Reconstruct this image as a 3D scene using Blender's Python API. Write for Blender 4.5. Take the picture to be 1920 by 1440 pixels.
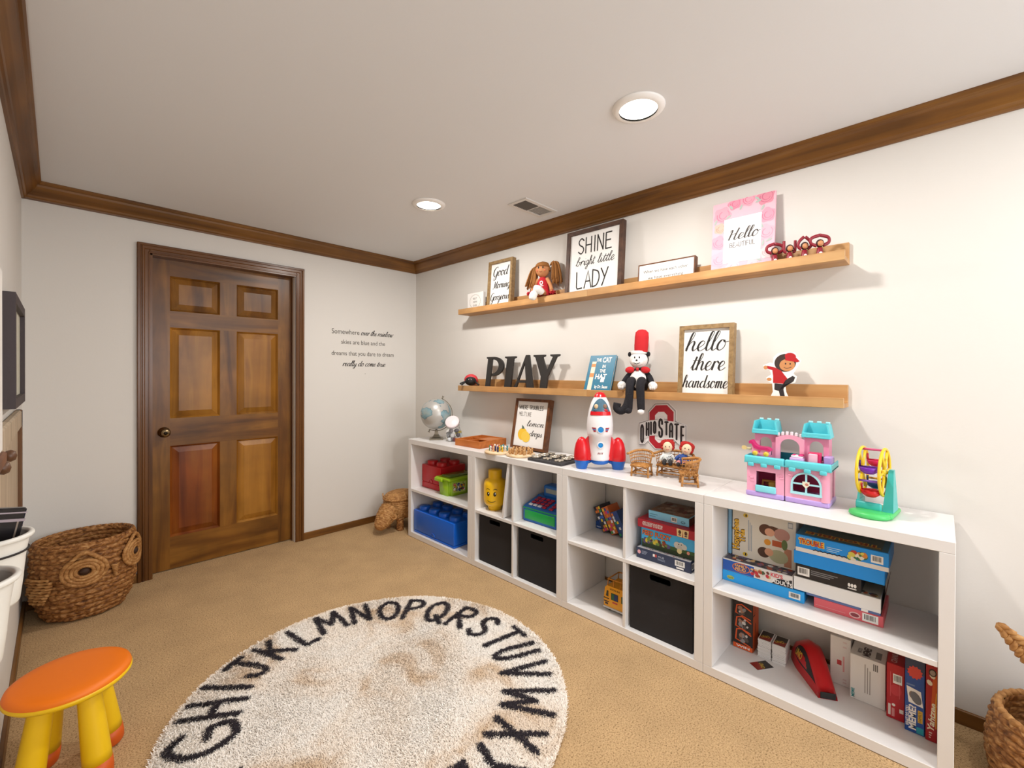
import bpy, bmesh, math, random
import numpy as np
from mathutils import Vector, Matrix

for _o in list(bpy.data.objects):
    bpy.data.objects.remove(_o, do_unlink=True)
S = bpy.context.scene
COL = S.collection
R = math.radians
PI = math.pi

# ------------------------------------------------------------------ camera
# world: corner of the two walls at the origin, door wall y = 0, shelf wall x = 0
CAM = Vector((-2.3267, -3.5434, 1.2884))
YAW, PITCH, ROLL = R(45.997), R(-0.3062), R(0.2322)
_fw = Vector((math.sin(YAW), math.cos(YAW), 0)); _rt = Vector((math.cos(YAW), -math.sin(YAW), 0)); _up = Vector((0, 0, 1))
_f2 = _fw * math.cos(PITCH) + _up * math.sin(PITCH); _u2 = _up * math.cos(PITCH) - _fw * math.sin(PITCH)
_r3 = _rt * math.cos(ROLL) + _u2 * math.sin(ROLL); _u3 = _u2 * math.cos(ROLL) - _rt * math.sin(ROLL)
cam = bpy.data.cameras.new('camera')
cam.sensor_width = 36
cam.sensor_fit = 'HORIZONTAL'
cam.lens = 828.2503 / 1920 * 36
cam.shift_x = (960 - 966.42) / 1920
cam.shift_y = (705.645 - 720) / 1920
cam.clip_start = 0.02
camo = bpy.data.objects.new('camera', cam)
_m = Matrix.Identity(4)
for _i in range(3):
    _m[_i][0] = _r3[_i]; _m[_i][1] = _u3[_i]; _m[_i][2] = -_f2[_i]; _m[_i][3] = CAM[_i]
camo.matrix_world = _m
COL.objects.link(camo)
S.camera = camo

# ------------------------------------------------------------------ world, added fill lamp, exposure
S.view_settings.view_transform = 'Standard'
S.view_settings.look = 'None'
S.view_settings.gamma = 1.0
S.view_settings.exposure = 0.46
wd = bpy.data.worlds.new('sky'); S.world = wd; wd.use_nodes = True
wd.node_tree.nodes['Background'].inputs[0].default_value = (0.75, 0.85, 1.0, 1)
wd.node_tree.nodes['Background'].inputs[1].default_value = 1.0
# unseen area lamp added at the rear wall to fill the room softly
_l = bpy.data.lights.new('rear_fill_lamp', 'AREA'); _l.shape = 'RECTANGLE'; _l.size = 1.7; _l.size_y = 1.25
_l.energy = 33; _l.color = (0.94, 0.97, 1.0)
_o = bpy.data.objects.new('rear_fill_lamp', _l); _o.location = (-1.2, -5.40, 1.45); _o.rotation_euler = (R(90), 0, 0)
COL.objects.link(_o)
CAN_POWER = 12.5
CAN_COL = (1.0, 0.965, 0.92)

# ------------------------------------------------------------------ materials
def lin(h):
    h = h.lstrip('#'); o = []
    for i in (0, 2, 4):
        c = int(h[i:i + 2], 16) / 255
        o.append(c / 12.92 if c <= 0.04045 else ((c + 0.055) / 1.055) ** 2.4)
    return (o[0], o[1], o[2], 1)
_mc = {}
def mat(h, rough=0.5, metal=0.0, bump=0.0, scale=60, var=0.0, emit=0, trans=0, coat=0):
    key = (h, rough, metal, bump, scale, var, emit, trans, coat)
    if key in _mc: return _mc[key]
    m = bpy.data.materials.new('surface_%d' % len(_mc)); m.use_nodes = True
    nt = m.node_tree; b = nt.nodes['Principled BSDF']
    b.inputs['Base Color'].default_value = lin(h); b.inputs['Roughness'].default_value = rough; b.inputs['Metallic'].default_value = metal
    if trans: b.inputs['Transmission Weight'].default_value = trans; b.inputs['IOR'].default_value = 1.3
    if coat: b.inputs['Coat Weight'].default_value = coat; b.inputs['Coat Roughness'].default_value = 0.1
    if emit: b.inputs['Emission Color'].default_value = lin(h); b.inputs['Emission Strength'].default_value = emit
    if bump or var:
        tc = nt.nodes.new('ShaderNodeTexCoord'); n = nt.nodes.new('ShaderNodeTexNoise'); n.inputs['Scale'].default_value = scale; n.inputs['Detail'].default_value = 4
        nt.links.new(tc.outputs['Object'], n.inputs['Vector'])
        if bump:
            bp = nt.nodes.new('ShaderNodeBump'); bp.inputs['Strength'].default_value = bump; bp.inputs['Distance'].default_value = 0.004
            nt.links.new(n.outputs['Fac'], bp.inputs['Height']); nt.links.new(bp.outputs['Normal'], b.inputs['Normal'])
        if var:
            hs = nt.nodes.new('ShaderNodeHueSaturation'); hs.inputs['Color'].default_value = lin(h)
            mr = nt.nodes.new('ShaderNodeMapRange'); mr.inputs['From Min'].default_value = 0.3; mr.inputs['From Max'].default_value = 0.7
            mr.inputs['To Min'].default_value = 1 - var; mr.inputs['To Max'].default_value = 1 + var
            nt.links.new(n.outputs['Fac'], mr.inputs['Value']); nt.links.new(mr.outputs['Result'], hs.inputs['Value']); nt.links.new(hs.outputs['Color'], b.inputs['Base Color'])
    _mc[key] = m
    return m

def ramp_mat(name, cols, vec_scale, nscale=1.0, rough=0.45, bump=0.15, detail=6, dist=0.6, noise2=0.0, coat=0, kind='noise', spec=0.5):
    """A material whose colour follows a stretched noise: wood grain, straw, carpet loops."""
    m = bpy.data.materials.new(name); m.use_nodes = True
    nt = m.node_tree; b = nt.nodes['Principled BSDF']; b.inputs['Roughness'].default_value = rough
    b.inputs['Specular IOR Level'].default_value = spec
    if coat: b.inputs['Coat Weight'].default_value = coat; b.inputs['Coat Roughness'].default_value = 0.2
    tc = nt.nodes.new('ShaderNodeTexCoord'); mp = nt.nodes.new('ShaderNodeMapping'); mp.inputs['Scale'].default_value = vec_scale
    nt.links.new(tc.outputs['Object'], mp.inputs['Vector'])
    if kind == 'voronoi':
        n = nt.nodes.new('ShaderNodeTexVoronoi'); n.inputs['Scale'].default_value = nscale; out = n.outputs['Distance']
    else:
        n = nt.nodes.new('ShaderNodeTexNoise'); n.inputs['Scale'].default_value = nscale; n.inputs['Detail'].default_value = detail
        n.inputs['Distortion'].default_value = dist; out = n.outputs['Fac']
    nt.links.new(mp.outputs['Vector'], n.inputs['Vector'])
    cr = nt.nodes.new('ShaderNodeValToRGB'); e = cr.color_ramp.elements
    while len(e) < len(cols): e.new(0.5)
    for i, (p, c) in enumerate(cols):
        e[i].position = p; e[i].color = lin(c)
    nt.links.new(out, cr.inputs['Fac'])
    last = cr.outputs['Color']
    if noise2:
        n2 = nt.nodes.new('ShaderNodeTexNoise'); n2.inputs['Scale'].default_value = noise2; n2.inputs['Detail'].default_value = 3
        nt.links.new(tc.outputs['Object'], n2.inputs['Vector'])
        mr = nt.nodes.new('ShaderNodeMapRange'); mr.inputs['From Min'].default_value = 0.3; mr.inputs['From Max'].default_value = 0.7
        mr.inputs['To Min'].default_value = 0.72; mr.inputs['To Max'].default_value = 1.2
        nt.links.new(n2.outputs['Fac'], mr.inputs['Value'])
        hs = nt.nodes.new('ShaderNodeHueSaturation'); nt.links.new(last, hs.inputs['Color']); nt.links.new(mr.outputs['Result'], hs.inputs['Value']); last = hs.outputs['Color']
    nt.links.new(last, b.inputs['Base Color'])
    if bump:
        bp = nt.nodes.new('ShaderNodeBump'); bp.inputs['Strength'].default_value = bump; bp.inputs['Distance'].default_value = 0.003
        nt.links.new(out, bp.inputs['Height']); nt.links.new(bp.outputs['Normal'], b.inputs['Normal'])
    return m

WHITE = mat('#f1efed', 0.35); BLACK = mat('#151314', 0.55); PRINTW = mat('#f4f2ee', 0.55); INK = mat('#1c1816', 0.7)
DOORW = [(0.25, '#42260a'), (0.45, '#6e4414'), (0.62, '#86591f'), (0.8, '#5b370f')]
wood_dv = ramp_mat('stained_wood_upright', DOORW, (9, 9, 0.9), 1.6, 0.33, 0.05, noise2=5, spec=0.4)
wood_dh = ramp_mat('stained_wood_level', DOORW, (0.9, 9, 9), 1.6, 0.33, 0.05, noise2=5, spec=0.4)
wood_dp = ramp_mat('stained_wood_panel', [(0.25, '#6b3f10'), (0.45, '#92601d'), (0.62, '#a26f28'), (0.8, '#7a4a12')], (9, 9, 0.7), 1.5, 0.33, 0.05, noise2=4, spec=0.4)
wood_dr = ramp_mat('stained_wood_red_panel', [(0.25, '#572408'), (0.45, '#7d3d0f'), (0.62, '#8c5018'), (0.8, '#6a300b')], (9, 9, 0.7), 1.5, 0.33, 0.05, noise2=4, spec=0.4)
wood_cv = ramp_mat('casing_wood_upright', [(0.25, '#45250b'), (0.5, '#673f19'), (0.75, '#784d20')], (12, 12, 0.8), 1.5, 0.28, 0.05, spec=0.45)
wood_ch = ramp_mat('casing_wood_level', [(0.25, '#45250b'), (0.5, '#673f19'), (0.75, '#784d20')], (0.8, 12, 12), 1.5, 0.28, 0.05, spec=0.45)
wood_crx = ramp_mat('crown_wood_along_x', [(0.25, '#4a2a0b'), (0.5, '#744a19'), (0.75, '#8b5f26')], (0.7, 14, 14), 1.6, 0.4, 0.05, noise2=2.5)
wood_cry = ramp_mat('crown_wood_along_y', [(0.25, '#4a2a0b'), (0.5, '#744a19'), (0.75, '#8b5f26')], (14, 0.7, 14), 1.6, 0.4, 0.05, noise2=2.5)
wood_led = ramp_mat('ledge_pine', [(0.25, '#a87240'), (0.5, '#c2925c'), (0.75, '#d0a56f')], (0.9, 16, 16), 1.4, 0.45, 0.05, noise2=4)
wood_frl = ramp_mat('frame_oak', [(0.25, '#775c3a'), (0.5, '#93764c'), (0.75, '#a78a60')], (22, 22, 22), 2.0, 0.55, 0.1)
wood_frd = ramp_mat('frame_walnut', [(0.25, '#33211a'), (0.5, '#513729'), (0.75, '#644735')], (10, 10, 10), 2.0, 0.6, 0.15)
wood_frm = ramp_mat('frame_chestnut', [(0.25, '#4a2a14'), (0.5, '#6b4023'), (0.75, '#7a4d2b')], (10, 10, 10), 2.0, 0.5, 0.1)
wood_toy = ramp_mat('toy_beech', [(0.25, '#d9b78c'), (0.5, '#e6c9a1'), (0.75, '#eed8b6')], (8, 8, 8), 2.0, 0.5, 0.05)
wood_tray = ramp_mat('tray_wood', [(0.25, '#a4551f'), (0.5, '#c2702f'), (0.75, '#cf8142')], (2, 12, 12), 2.0, 0.4, 0.05)
straw = ramp_mat('seagrass', [(0.25, '#3d210d'), (0.42, '#7f5129'), (0.55, '#a06d3b'), (0.75, '#c89c66')], (22, 22, 40), 2.2, 0.6, 0.3, spec=0.3)
straw_lt = ramp_mat('seagrass_pale', [(0.2, '#7a4d24'), (0.45, '#a97743'), (0.62, '#c1915a'), (0.8, '#d9b27c')], (18, 18, 30), 2.2, 0.6, 0.3, spec=0.3)
rattan = ramp_mat('rattan', [(0.2, '#7d4f22'), (0.45, '#b07a3f'), (0.65, '#c8935a'), (0.8, '#dcb27c')], (40, 40, 40), 2.0, 0.5, 0.2, spec=0.3)

def wall_mat(h):
    return mat(h, 0.75, bump=0.06, scale=90)
M_WALL = wall_mat('#e0dcd6'); M_CEIL = mat('#e4e5e7', 0.85, bump=0.05, scale=70)

def carpet_mat():
    m = bpy.data.materials.new('loop_carpet'); m.use_nodes = True
    nt = m.node_tree; b = nt.nodes['Principled BSDF']; b.inputs['Roughness'].default_value = 0.95; b.inputs['Specular IOR Level'].default_value = 0.1
    tc = nt.nodes.new('ShaderNodeTexCoord')
    n = nt.nodes.new('ShaderNodeTexNoise'); n.inputs['Scale'].default_value = 185; n.inputs['Detail'].default_value = 3; n.inputs['Roughness'].default_value = 0.6
    n3 = nt.nodes.new('ShaderNodeTexNoise'); n3.inputs['Scale'].default_value = 6; n3.inputs['Detail'].default_value = 4
    for k in (n, n3): nt.links.new(tc.outputs['Object'], k.inputs['Vector'])
    cr = nt.nodes.new('ShaderNodeValToRGB'); e = cr.color_ramp.elements
    e[0].position = 0.30; e[0].color = lin('#6d5335'); e[1].position = 0.62; e[1].color = lin('#cfae84')
    k = e.new(0.44); k.color = lin('#ba9a70')
    nt.links.new(n.outputs['Fac'], cr.inputs['Fac'])
    mr = nt.nodes.new('ShaderNodeMapRange'); mr.inputs['From Min'].default_value = 0.3; mr.inputs['From Max'].default_value = 0.7; mr.inputs['To Min'].default_value = 0.93; mr.inputs['To Max'].default_value = 1.07
    nt.links.new(n3.outputs['Fac'], mr.inputs['Value'])
    hs = nt.nodes.new('ShaderNodeHueSaturation'); nt.links.new(cr.outputs['Color'], hs.inputs['Color']); nt.links.new(mr.outputs['Result'], hs.inputs['Value'])
    nt.links.new(hs.outputs['Color'], b.inputs['Base Color'])
    bp = nt.nodes.new('ShaderNodeBump'); bp.inputs['Strength'].default_value = 0.6; bp.inputs['Distance'].default_value = 0.006
    nt.links.new(n.outputs['Fac'], bp.inputs['Height']); nt.links.new(bp.outputs['Normal'], b.inputs['Normal'])
    return m
M_CARPET = carpet_mat()

# ------------------------------------------------------------------ mesh helper
_tc = {}
def text_geo(s, bold=0.0, shear=0.0):
    key = (s, bold, shear)
    if key not in _tc:
        cu = bpy.data.curves.new('lettering', 'FONT'); cu.body = s; cu.size = 1; cu.offset = bold; cu.shear = shear; cu.resolution_u = 3
        ob = bpy.data.objects.new('lettering', cu)
        me = bpy.data.meshes.new_from_object(ob)
        v = [(p.co.x, p.co.y) for p in me.vertices]; f = [tuple(p.vertices) for p in me.polygons]
        bpy.data.objects.remove(ob); bpy.data.curves.remove(cu); bpy.data.meshes.remove(me)
        _tc[key] = (v, f)
    return _tc[key]

def catmull(pts, n=5):
    if len(pts) < 3: return list(pts)
    P = [pts[0]] + list(pts) + [pts[-1]]; out = []
    for i in range(1, len(P) - 2):
        a, b, c, d = P[i - 1], P[i], P[i + 1], P[i + 2]
        for k in range(n):
            t = k / n
            out.append(tuple(0.5 * ((2 * b[j]) + (c[j] - a[j]) * t + (2 * a[j] - 5 * b[j] + 4 * c[j] - d[j]) * t * t + (3 * b[j] - a[j] - 3 * c[j] + d[j]) * t ** 3) for j in range(len(a))))
    out.append(tuple(pts[-1]))
    return out

class MB:
    """Collects shapes for ONE mesh object. Front faces look to -Y, X runs right, Z up."""
    def __init__(s, mat0=None):
        s.v = []; s.f = []; s.mi = []; s.sm = []; s.mats = []; s.k = 0; s.M = Matrix.Identity(4)
        if mat0: s._m(mat0)
    def _m(s, m):
        if m not in s.mats: s.mats.append(m)
        return s.mats.index(m)
    def add(s, vs, fs, m, smooth=False, M=None):
        T = s.M @ M if M is not None else s.M
        k = len(s.v); i = s._m(m)
        s.v += [tuple(T @ Vector(p)) for p in vs]
        for f in fs:
            s.f.append(tuple(k + q for q in f)); s.mi.append(i); s.sm.append(smooth)
        return s
    def box(s, x0, x1, y0, y1, z0, z1, m, bev=0.0, M=None, seg=1):
        if bev <= 0:
            vs = [(x, y, z) for z in (z0, z1) for y in (y0, y1) for x in (x0, x1)]
            fs = [(0, 2, 3, 1), (4, 5, 7, 6), (0, 1, 5, 4), (2, 6, 7, 3), (0, 4, 6, 2), (1, 3, 7, 5)]
            return s.add(vs, fs, m, False, M)
        bm = bmesh.new(); bmesh.ops.create_cube(bm, size=1)
        for v in bm.verts:
            v.co = ((x0 + x1) / 2 + v.co.x * (x1 - x0), (y0 + y1) / 2 + v.co.y * (y1 - y0), (z0 + z1) / 2 + v.co.z * (z1 - z0))
        bmesh.ops.bevel(bm, geom=list(bm.edges), offset=bev, segments=seg, affect='EDGES', profile=0.5)
        s.bm(bm, m, seg > 1, M); return s
    def bm(s, bm, m, smooth=False, M=None):
        bm.verts.index_update()
        s.add([tuple(v.co) for v in bm.verts], [tuple(v.index for v in f.verts) for f in bm.faces], m, smooth, M); bm.free(); return s
    def prism(s, poly, y0, y1, m, M=None):
        n = len(poly)
        vs = [(a, y0, c) for a, c in poly] + [(a, y1, c) for a, c in poly]
        area = sum(poly[i][0] * poly[(i + 1) % n][1] - poly[(i + 1) % n][0] * poly[i][1] for i in range(n))
        fs = [tuple(range(n)), tuple(range(2 * n - 1, n - 1, -1))] + [(i, n + i, n + (i + 1) % n, (i + 1) % n) for i in range(n)]
        if area < 0: fs = [tuple(reversed(f)) for f in fs]
        return s.add(vs, fs, m, False, M)
    def ring(s, outer, inner, y0, y1, m, M=None):
        n = len(outer); vs = []
        for y in (y0, y1):
            vs += [(a, y, c) for a, c in outer] + [(a, y, c) for a, c in inner]
        fs = []
        for i in range(n):
            j = (i + 1) % n
            fs += [(i, j, n + j, n + i), (2 * n + j, 2 * n + i, 3 * n + i, 3 * n + j), (j, i, 2 * n + i, 2 * n + j), (n + i, n + j, 3 * n + j, 3 * n + i)]
        return s.add(vs, fs, m, False, M)
    def tube(s, pts, r, m, seg=8, closed=False, M=None, smooth=True, flat=1.0):
        pts = [Vector(p) for p in pts]; n = len(pts); vs = []; fs = []
        rs = r if isinstance(r, (list, tuple)) else [r] * n
        up = None
        for i, p in enumerate(pts):
            if closed: t = pts[(i + 1) % n] - pts[i - 1]
            else: t = pts[min(i + 1, n - 1)] - pts[max(i - 1, 0)]
            t.normalize()
            if up is None: up = Vector((0, 0, 1)) if abs(t.z) < 0.9 else Vector((1, 0, 0))
            a = up - t * up.dot(t)
            if a.length < 1e-4: a = t.orthogonal()
            a.normalize(); b = t.cross(a); up = a
            for k in range(seg):
                w = 2 * PI * k / seg
                vs.append(tuple(p + (a * math.cos(w) * flat + b * math.sin(w)) * rs[i]))
        for i in range(n if closed else n - 1):
            j = (i + 1) % n
            for k in range(seg):
                l = (k + 1) % seg
                fs.append((i * seg + k, i * seg + l, j * seg + l, j * seg + k))
        if not closed: fs += [tuple(range(seg))[::-1], tuple(range((n - 1) * seg, n * seg))]
        return s.add(vs, fs, m, smooth, M)
    def lathe(s, prof, m, seg=28, M=None, smooth=True, sx=1.0, sy=1.0, caps=False):
        vs = []; fs = []; n = len(prof)
        for r, z in prof:
            for k in range(seg):
                w = 2 * PI * k / seg; vs.append((r * math.cos(w) * sx, r * math.sin(w) * sy, z))
        for i in range(n - 1):
            for k in range(seg):
                l = (k + 1) % seg; fs.append((i * seg + k, i * seg + l, (i + 1) * seg + l, (i + 1) * seg + k))
        if caps: fs += [tuple(range(seg))[::-1], tuple(range((n - 1) * seg, n * seg))]
        return s.add(vs, fs, m, smooth, M)
    def ell(s, c, r, m, seg=18, rings=12, M=None):
        if not isinstance(r, (tuple, list)): r = (r, r, r)
        prof = [(max(math.sin(PI * i / rings), 1e-7), -math.cos(PI * i / rings)) for i in range(rings + 1)]
        T = Matrix.Translation(c) @ Matrix.Diagonal((r[0], r[1], r[2], 1))
        return s.lathe(prof, m, seg, M=(M @ T if M is not None else T))
    def torus(s, c, R_, r, m, seg=28, rs=8, M=None):
        pts = [(c[0] + R_ * math.cos(2 * PI * k / seg), c[1] + R_ * math.sin(2 * PI * k / seg), c[2]) for k in range(seg)]
        return s.tube(pts, r, m, rs, True, M)
    # ---- flat marks on a front face
    def lay(s, y):
        s.k += 1; return y - s.k * 4e-6      # later marks lie on top of earlier ones
    def rect(s, x0, x1, z0, z1, m, y=-0.0006):
        y = s.lay(y)
        return s.add([(x0, y, z0), (x1, y, z0), (x1, y, z1), (x0, y, z1)], [(0, 1, 2, 3)], m)
    def poly(s, pts, m, y=-0.0006):
        y = s.lay(y)
        n = len(pts); a = sum(pts[i][0] * pts[(i + 1) % n][1] - pts[(i + 1) % n][0] * pts[i][1] for i in range(n))
        if a < 0: pts = pts[::-1]
        return s.add([(p[0], y, p[1]) for p in pts], [tuple(range(n))], m)
    def disc(s, x, z, rx, rz, m, y=-0.0006, n=20, a=0):
        return s.poly([(x + rx * math.cos(2 * PI * k / n) * math.cos(a) - rz * math.sin(2 * PI * k / n) * math.sin(a), z + rx * math.cos(2 * PI * k / n) * math.sin(a) + rz * math.sin(2 * PI * k / n) * math.cos(a)) for k in range(n)], m, y)
    def stroke(s, pts, w, m, y=-0.0008, pen=None, cap=True):
        n = len(pts); y = s.lay(y)
        if n < 2: return s
        L = []; Rr = []
        for i in range(n):
            a = pts[max(i - 1, 0)]; b = pts[min(i + 1, n - 1)]
            dx, dz = b[0] - a[0], b[1] - a[1]; q = math.hypot(dx, dz) or 1; dx /= q; dz /= q
            ww = w / 2
            if pen is not None: ww = w / 2 * (pen + (1 - pen) * max(0, -dz) ** 1.3)
            L.append((pts[i][0] - dz * ww, y, pts[i][1] + dx * ww)); Rr.append((pts[i][0] + dz * ww, y, pts[i][1] - dx * ww))
        s.add(L + Rr, [(n + i, n + i + 1, i + 1, i) for i in range(n - 1)], m)
        if cap and pen is None:
            for p in (pts[0], pts[-1]): s.disc(p[0], p[1], w / 2, w / 2, m, y - 0.00003, 10)
        return s
    def text(s, t, x, z, h, m, y=-0.0008, width=None, align='C', bold=0.0, shear=0.0, rot=0):
        v, f = text_geo(t, bold, shear); y = s.lay(y)
        if not v: return s
        a0 = min(p[0] for p in v); a1 = max(p[0] for p in v); k = h / 0.70; kx = k
        if width: kx = width / (a1 - a0)
        off = {'C': -(a0 + a1) / 2, 'L': -a0, 'R': -a1}[align]
        c_, s_ = math.cos(rot), math.sin(rot); out = []
        for p in v:
            a = (p[0] + off) * kx; c = p[1] * k
            out.append((x + a * c_ - c * s_, y, z + a * s_ + c * c_))
        return s.add(out, f, m)
    def barcode(s, x0, x1, z0, z1):
        s.rect(x0, x1, z0, z1, PRINTW, -0.0008)
        n = 11; rr = random.Random(int(x0 * 1e4))
        for i in range(n):
            a = x0 + (x1 - x0) * (0.12 + 0.76 * i / n); s.rect(a, a + (x1 - x0) * 0.76 / n * rr.choice((0.35, 0.6)), z0 + (z1 - z0) * 0.25, z1 - (z1 - z0) * 0.12, BLACK, -0.0012)
        return s
    def build(s, name, parent=None, loc=None, rot=None, me=None):
        me = bpy.data.meshes.new(name); me.from_pydata(s.v, [], s.f); me.update()
        for m in s.mats: me.materials.append(m)
        me.polygons.foreach_set('material_index', s.mi); me.polygons.foreach_set('use_smooth', s.sm)
        o = bpy.data.objects.new(name, me); COL.objects.link(o)
        if parent is not None: o.parent = parent
        if loc is not None: o.location = loc
        if rot is not None: o.rotation_euler = rot
        return o

def tag(o, label=None, cat=None, group=None, kind=None):
    if label: o['label'] = label
    if cat: o['category'] = cat
    if group: o['group'] = group
    if kind: o['kind'] = kind
    return o
def thing(name, label, cat, loc=(0, 0, 0), rotz=0.0, tilt=0.0, group=None):
    o = bpy.data.objects.new(name, None); o.empty_display_size = 0.05; COL.objects.link(o)
    o.location = loc; o.rotation_euler = (R(tilt), 0, R(rotz))
    return tag(o, label, cat, group)
def struct(o): o['kind'] = 'structure'; return o
def copy_thing(o, loc, rotz=None, label=None, mats=None):
    c = o.copy(); COL.objects.link(c); c.location = loc
    if rotz is not None: c.rotation_euler = (0, 0, R(rotz))
    if label: c['label'] = label
    for ch in o.children:
        d = ch.copy(); COL.objects.link(d); d.parent = c
        for g in ch.children:
            e = g.copy(); COL.objects.link(e); e.parent = d
    return c
def T(x=0, y=0, z=0): return Matrix.Translation((x, y, z))
def RX(a): return Matrix.Rotation(R(a), 4, 'X')
def RY(a): return Matrix.Rotation(R(a), 4, 'Y')
def RZ(a): return Matrix.Rotation(R(a), 4, 'Z')
TOPF = lambda z: T(0, 0, z) @ RX(-90)         # marks drawn on a top face: X right, "up" runs away into the wall
SIDEF = lambda x: T(x, 0, 0) @ RZ(90)         # marks drawn on the right side face

# ------------------------------------------------------------------ single-stroke alphabets
CAPS = {'A': [[(0, 0), (.3, 1), (.6, 0)], [(.12, .38), (.48, .38)]], 'B': [[(0, 0), (0, 1)], [(0, 1), (.4, .95), (.4, .6), (0, .52)], [(0, .52), (.5, .42), (.45, .05), (0, 0)]],
 'C': [[(.55, .85), (.3, 1), (.05, .7), (.05, .3), (.3, 0), (.55, .15)]], 'D': [[(0, 0), (0, 1)], [(0, 1), (.45, .85), (.55, .45), (.35, .08), (0, 0)]],
 'E': [[(.5, 1), (.02, 1)], [(.02, 1), (.02, 0)], [(.02, 0), (.5, 0)], [(.02, .52), (.42, .52)]], 'F': [[(0, 0), (0, 1)], [(0, 1), (.5, 1)], [(0, .5), (.4, .5)]],
 'G': [[(.55, .85), (.3, 1), (.05, .7), (.05, .3), (.3, 0), (.58, .12), (.58, .45)], [(.58, .45), (.33, .45)]], 'H': [[(0, 0), (0, 1)], [(.5, 0), (.5, 1)], [(0, .5), (.5, .5)]],
 'I': [[(.1, 0), (.1, 1)]], 'J': [[(.1, 1), (.6, 1)], [(.38, 1), (.38, .3), (.25, .02), (.05, .1), (0, .3)]], 'K': [[(0, 0), (0, 1)], [(.5, 1), (0, .42)], [(.14, .58), (.55, 0)]],
 'L': [[(0, 1), (.02, .1), (.1, 0)], [(.1, 0), (.5, .02)]], 'M': [[(0, 0), (.08, 1)], [(.08, 1), (.38, .35)], [(.38, .35), (.68, 1)], [(.68, 1), (.76, 0)]], 'N': [[(0, 0), (0, 1)], [(0, 1), (.5, 0)], [(.5, 0), (.5, 1)]],
 'O': [[(.32, 1), (.08, .8), (.03, .45), (.15, .1), (.34, 0), (.55, .15), (.63, .5), (.55, .85), (.32, 1)]], 'P': [[(0, 0), (.03, 1)], [(.03, 1), (.45, .95), (.5, .65), (.03, .45)]],
 'Q': [[(.32, 1), (.08, .8), (.03, .45), (.15, .1), (.34, 0), (.55, .15), (.63, .5), (.55, .85), (.32, 1)], [(.38, .28), (.65, -.06)]], 'R': [[(0, 0), (.03, 1)], [(.03, 1), (.45, .95), (.45, .62), (.03, .5)], [(.12, .5), (.52, 0)]],
 'S': [[(.5, .85), (.28, 1), (.05, .82), (.12, .6), (.42, .42), (.5, .2), (.28, 0), (.02, .14)]], 'T': [[(0, 1), (.6, 1)], [(.3, 1), (.3, 0)]], 'U': [[(0, 1), (.02, .25), (.25, 0), (.48, .25), (.5, 1)]],
 'V': [[(0, 1), (.28, 0)], [(.28, 0), (.56, 1)]], 'W': [[(0, 1), (.18, 0)], [(.18, 0), (.4, .65)], [(.4, .65), (.62, 0)], [(.62, 0), (.8, 1)]], 'X': [[(0, 1), (.55, 0)], [(.55, 1), (0, 0)]],
 'Y': [[(0, 1), (.28, .5)], [(.56, 1), (.1, 0)]], 'Z': [[(0, 1), (.5, 1)], [(.5, 1), (0, 0)], [(0, 0), (.52, 0)]]}
ADV = {'I': .2, 'M': .76, 'W': .8, 'O': .66, 'Q': .66}
def caps(mb, t, x, z, h, w, m, width=None, align='C', gap=0.16, sq=1.0, y=-0.0008, smooth=True):
    tot = 0; pos = []
    for ch in t:
        pos.append(tot); tot += (0.4 if ch == ' ' else ADV.get(ch, .55) + gap)
    tot -= gap
    kx = width / tot if width else h * sq
    x0 = x - {'C': tot * kx / 2, 'L': 0, 'R': tot * kx}[align]
    for ch, p in zip(t, pos):
        for st in CAPS.get(ch, []):
            q = [(x0 + (p + a) * kx, z + c * h) for a, c in st]
            mb.stroke(catmull(q, 5) if len(q) > 3 and smooth else q, w, m, y)
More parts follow.
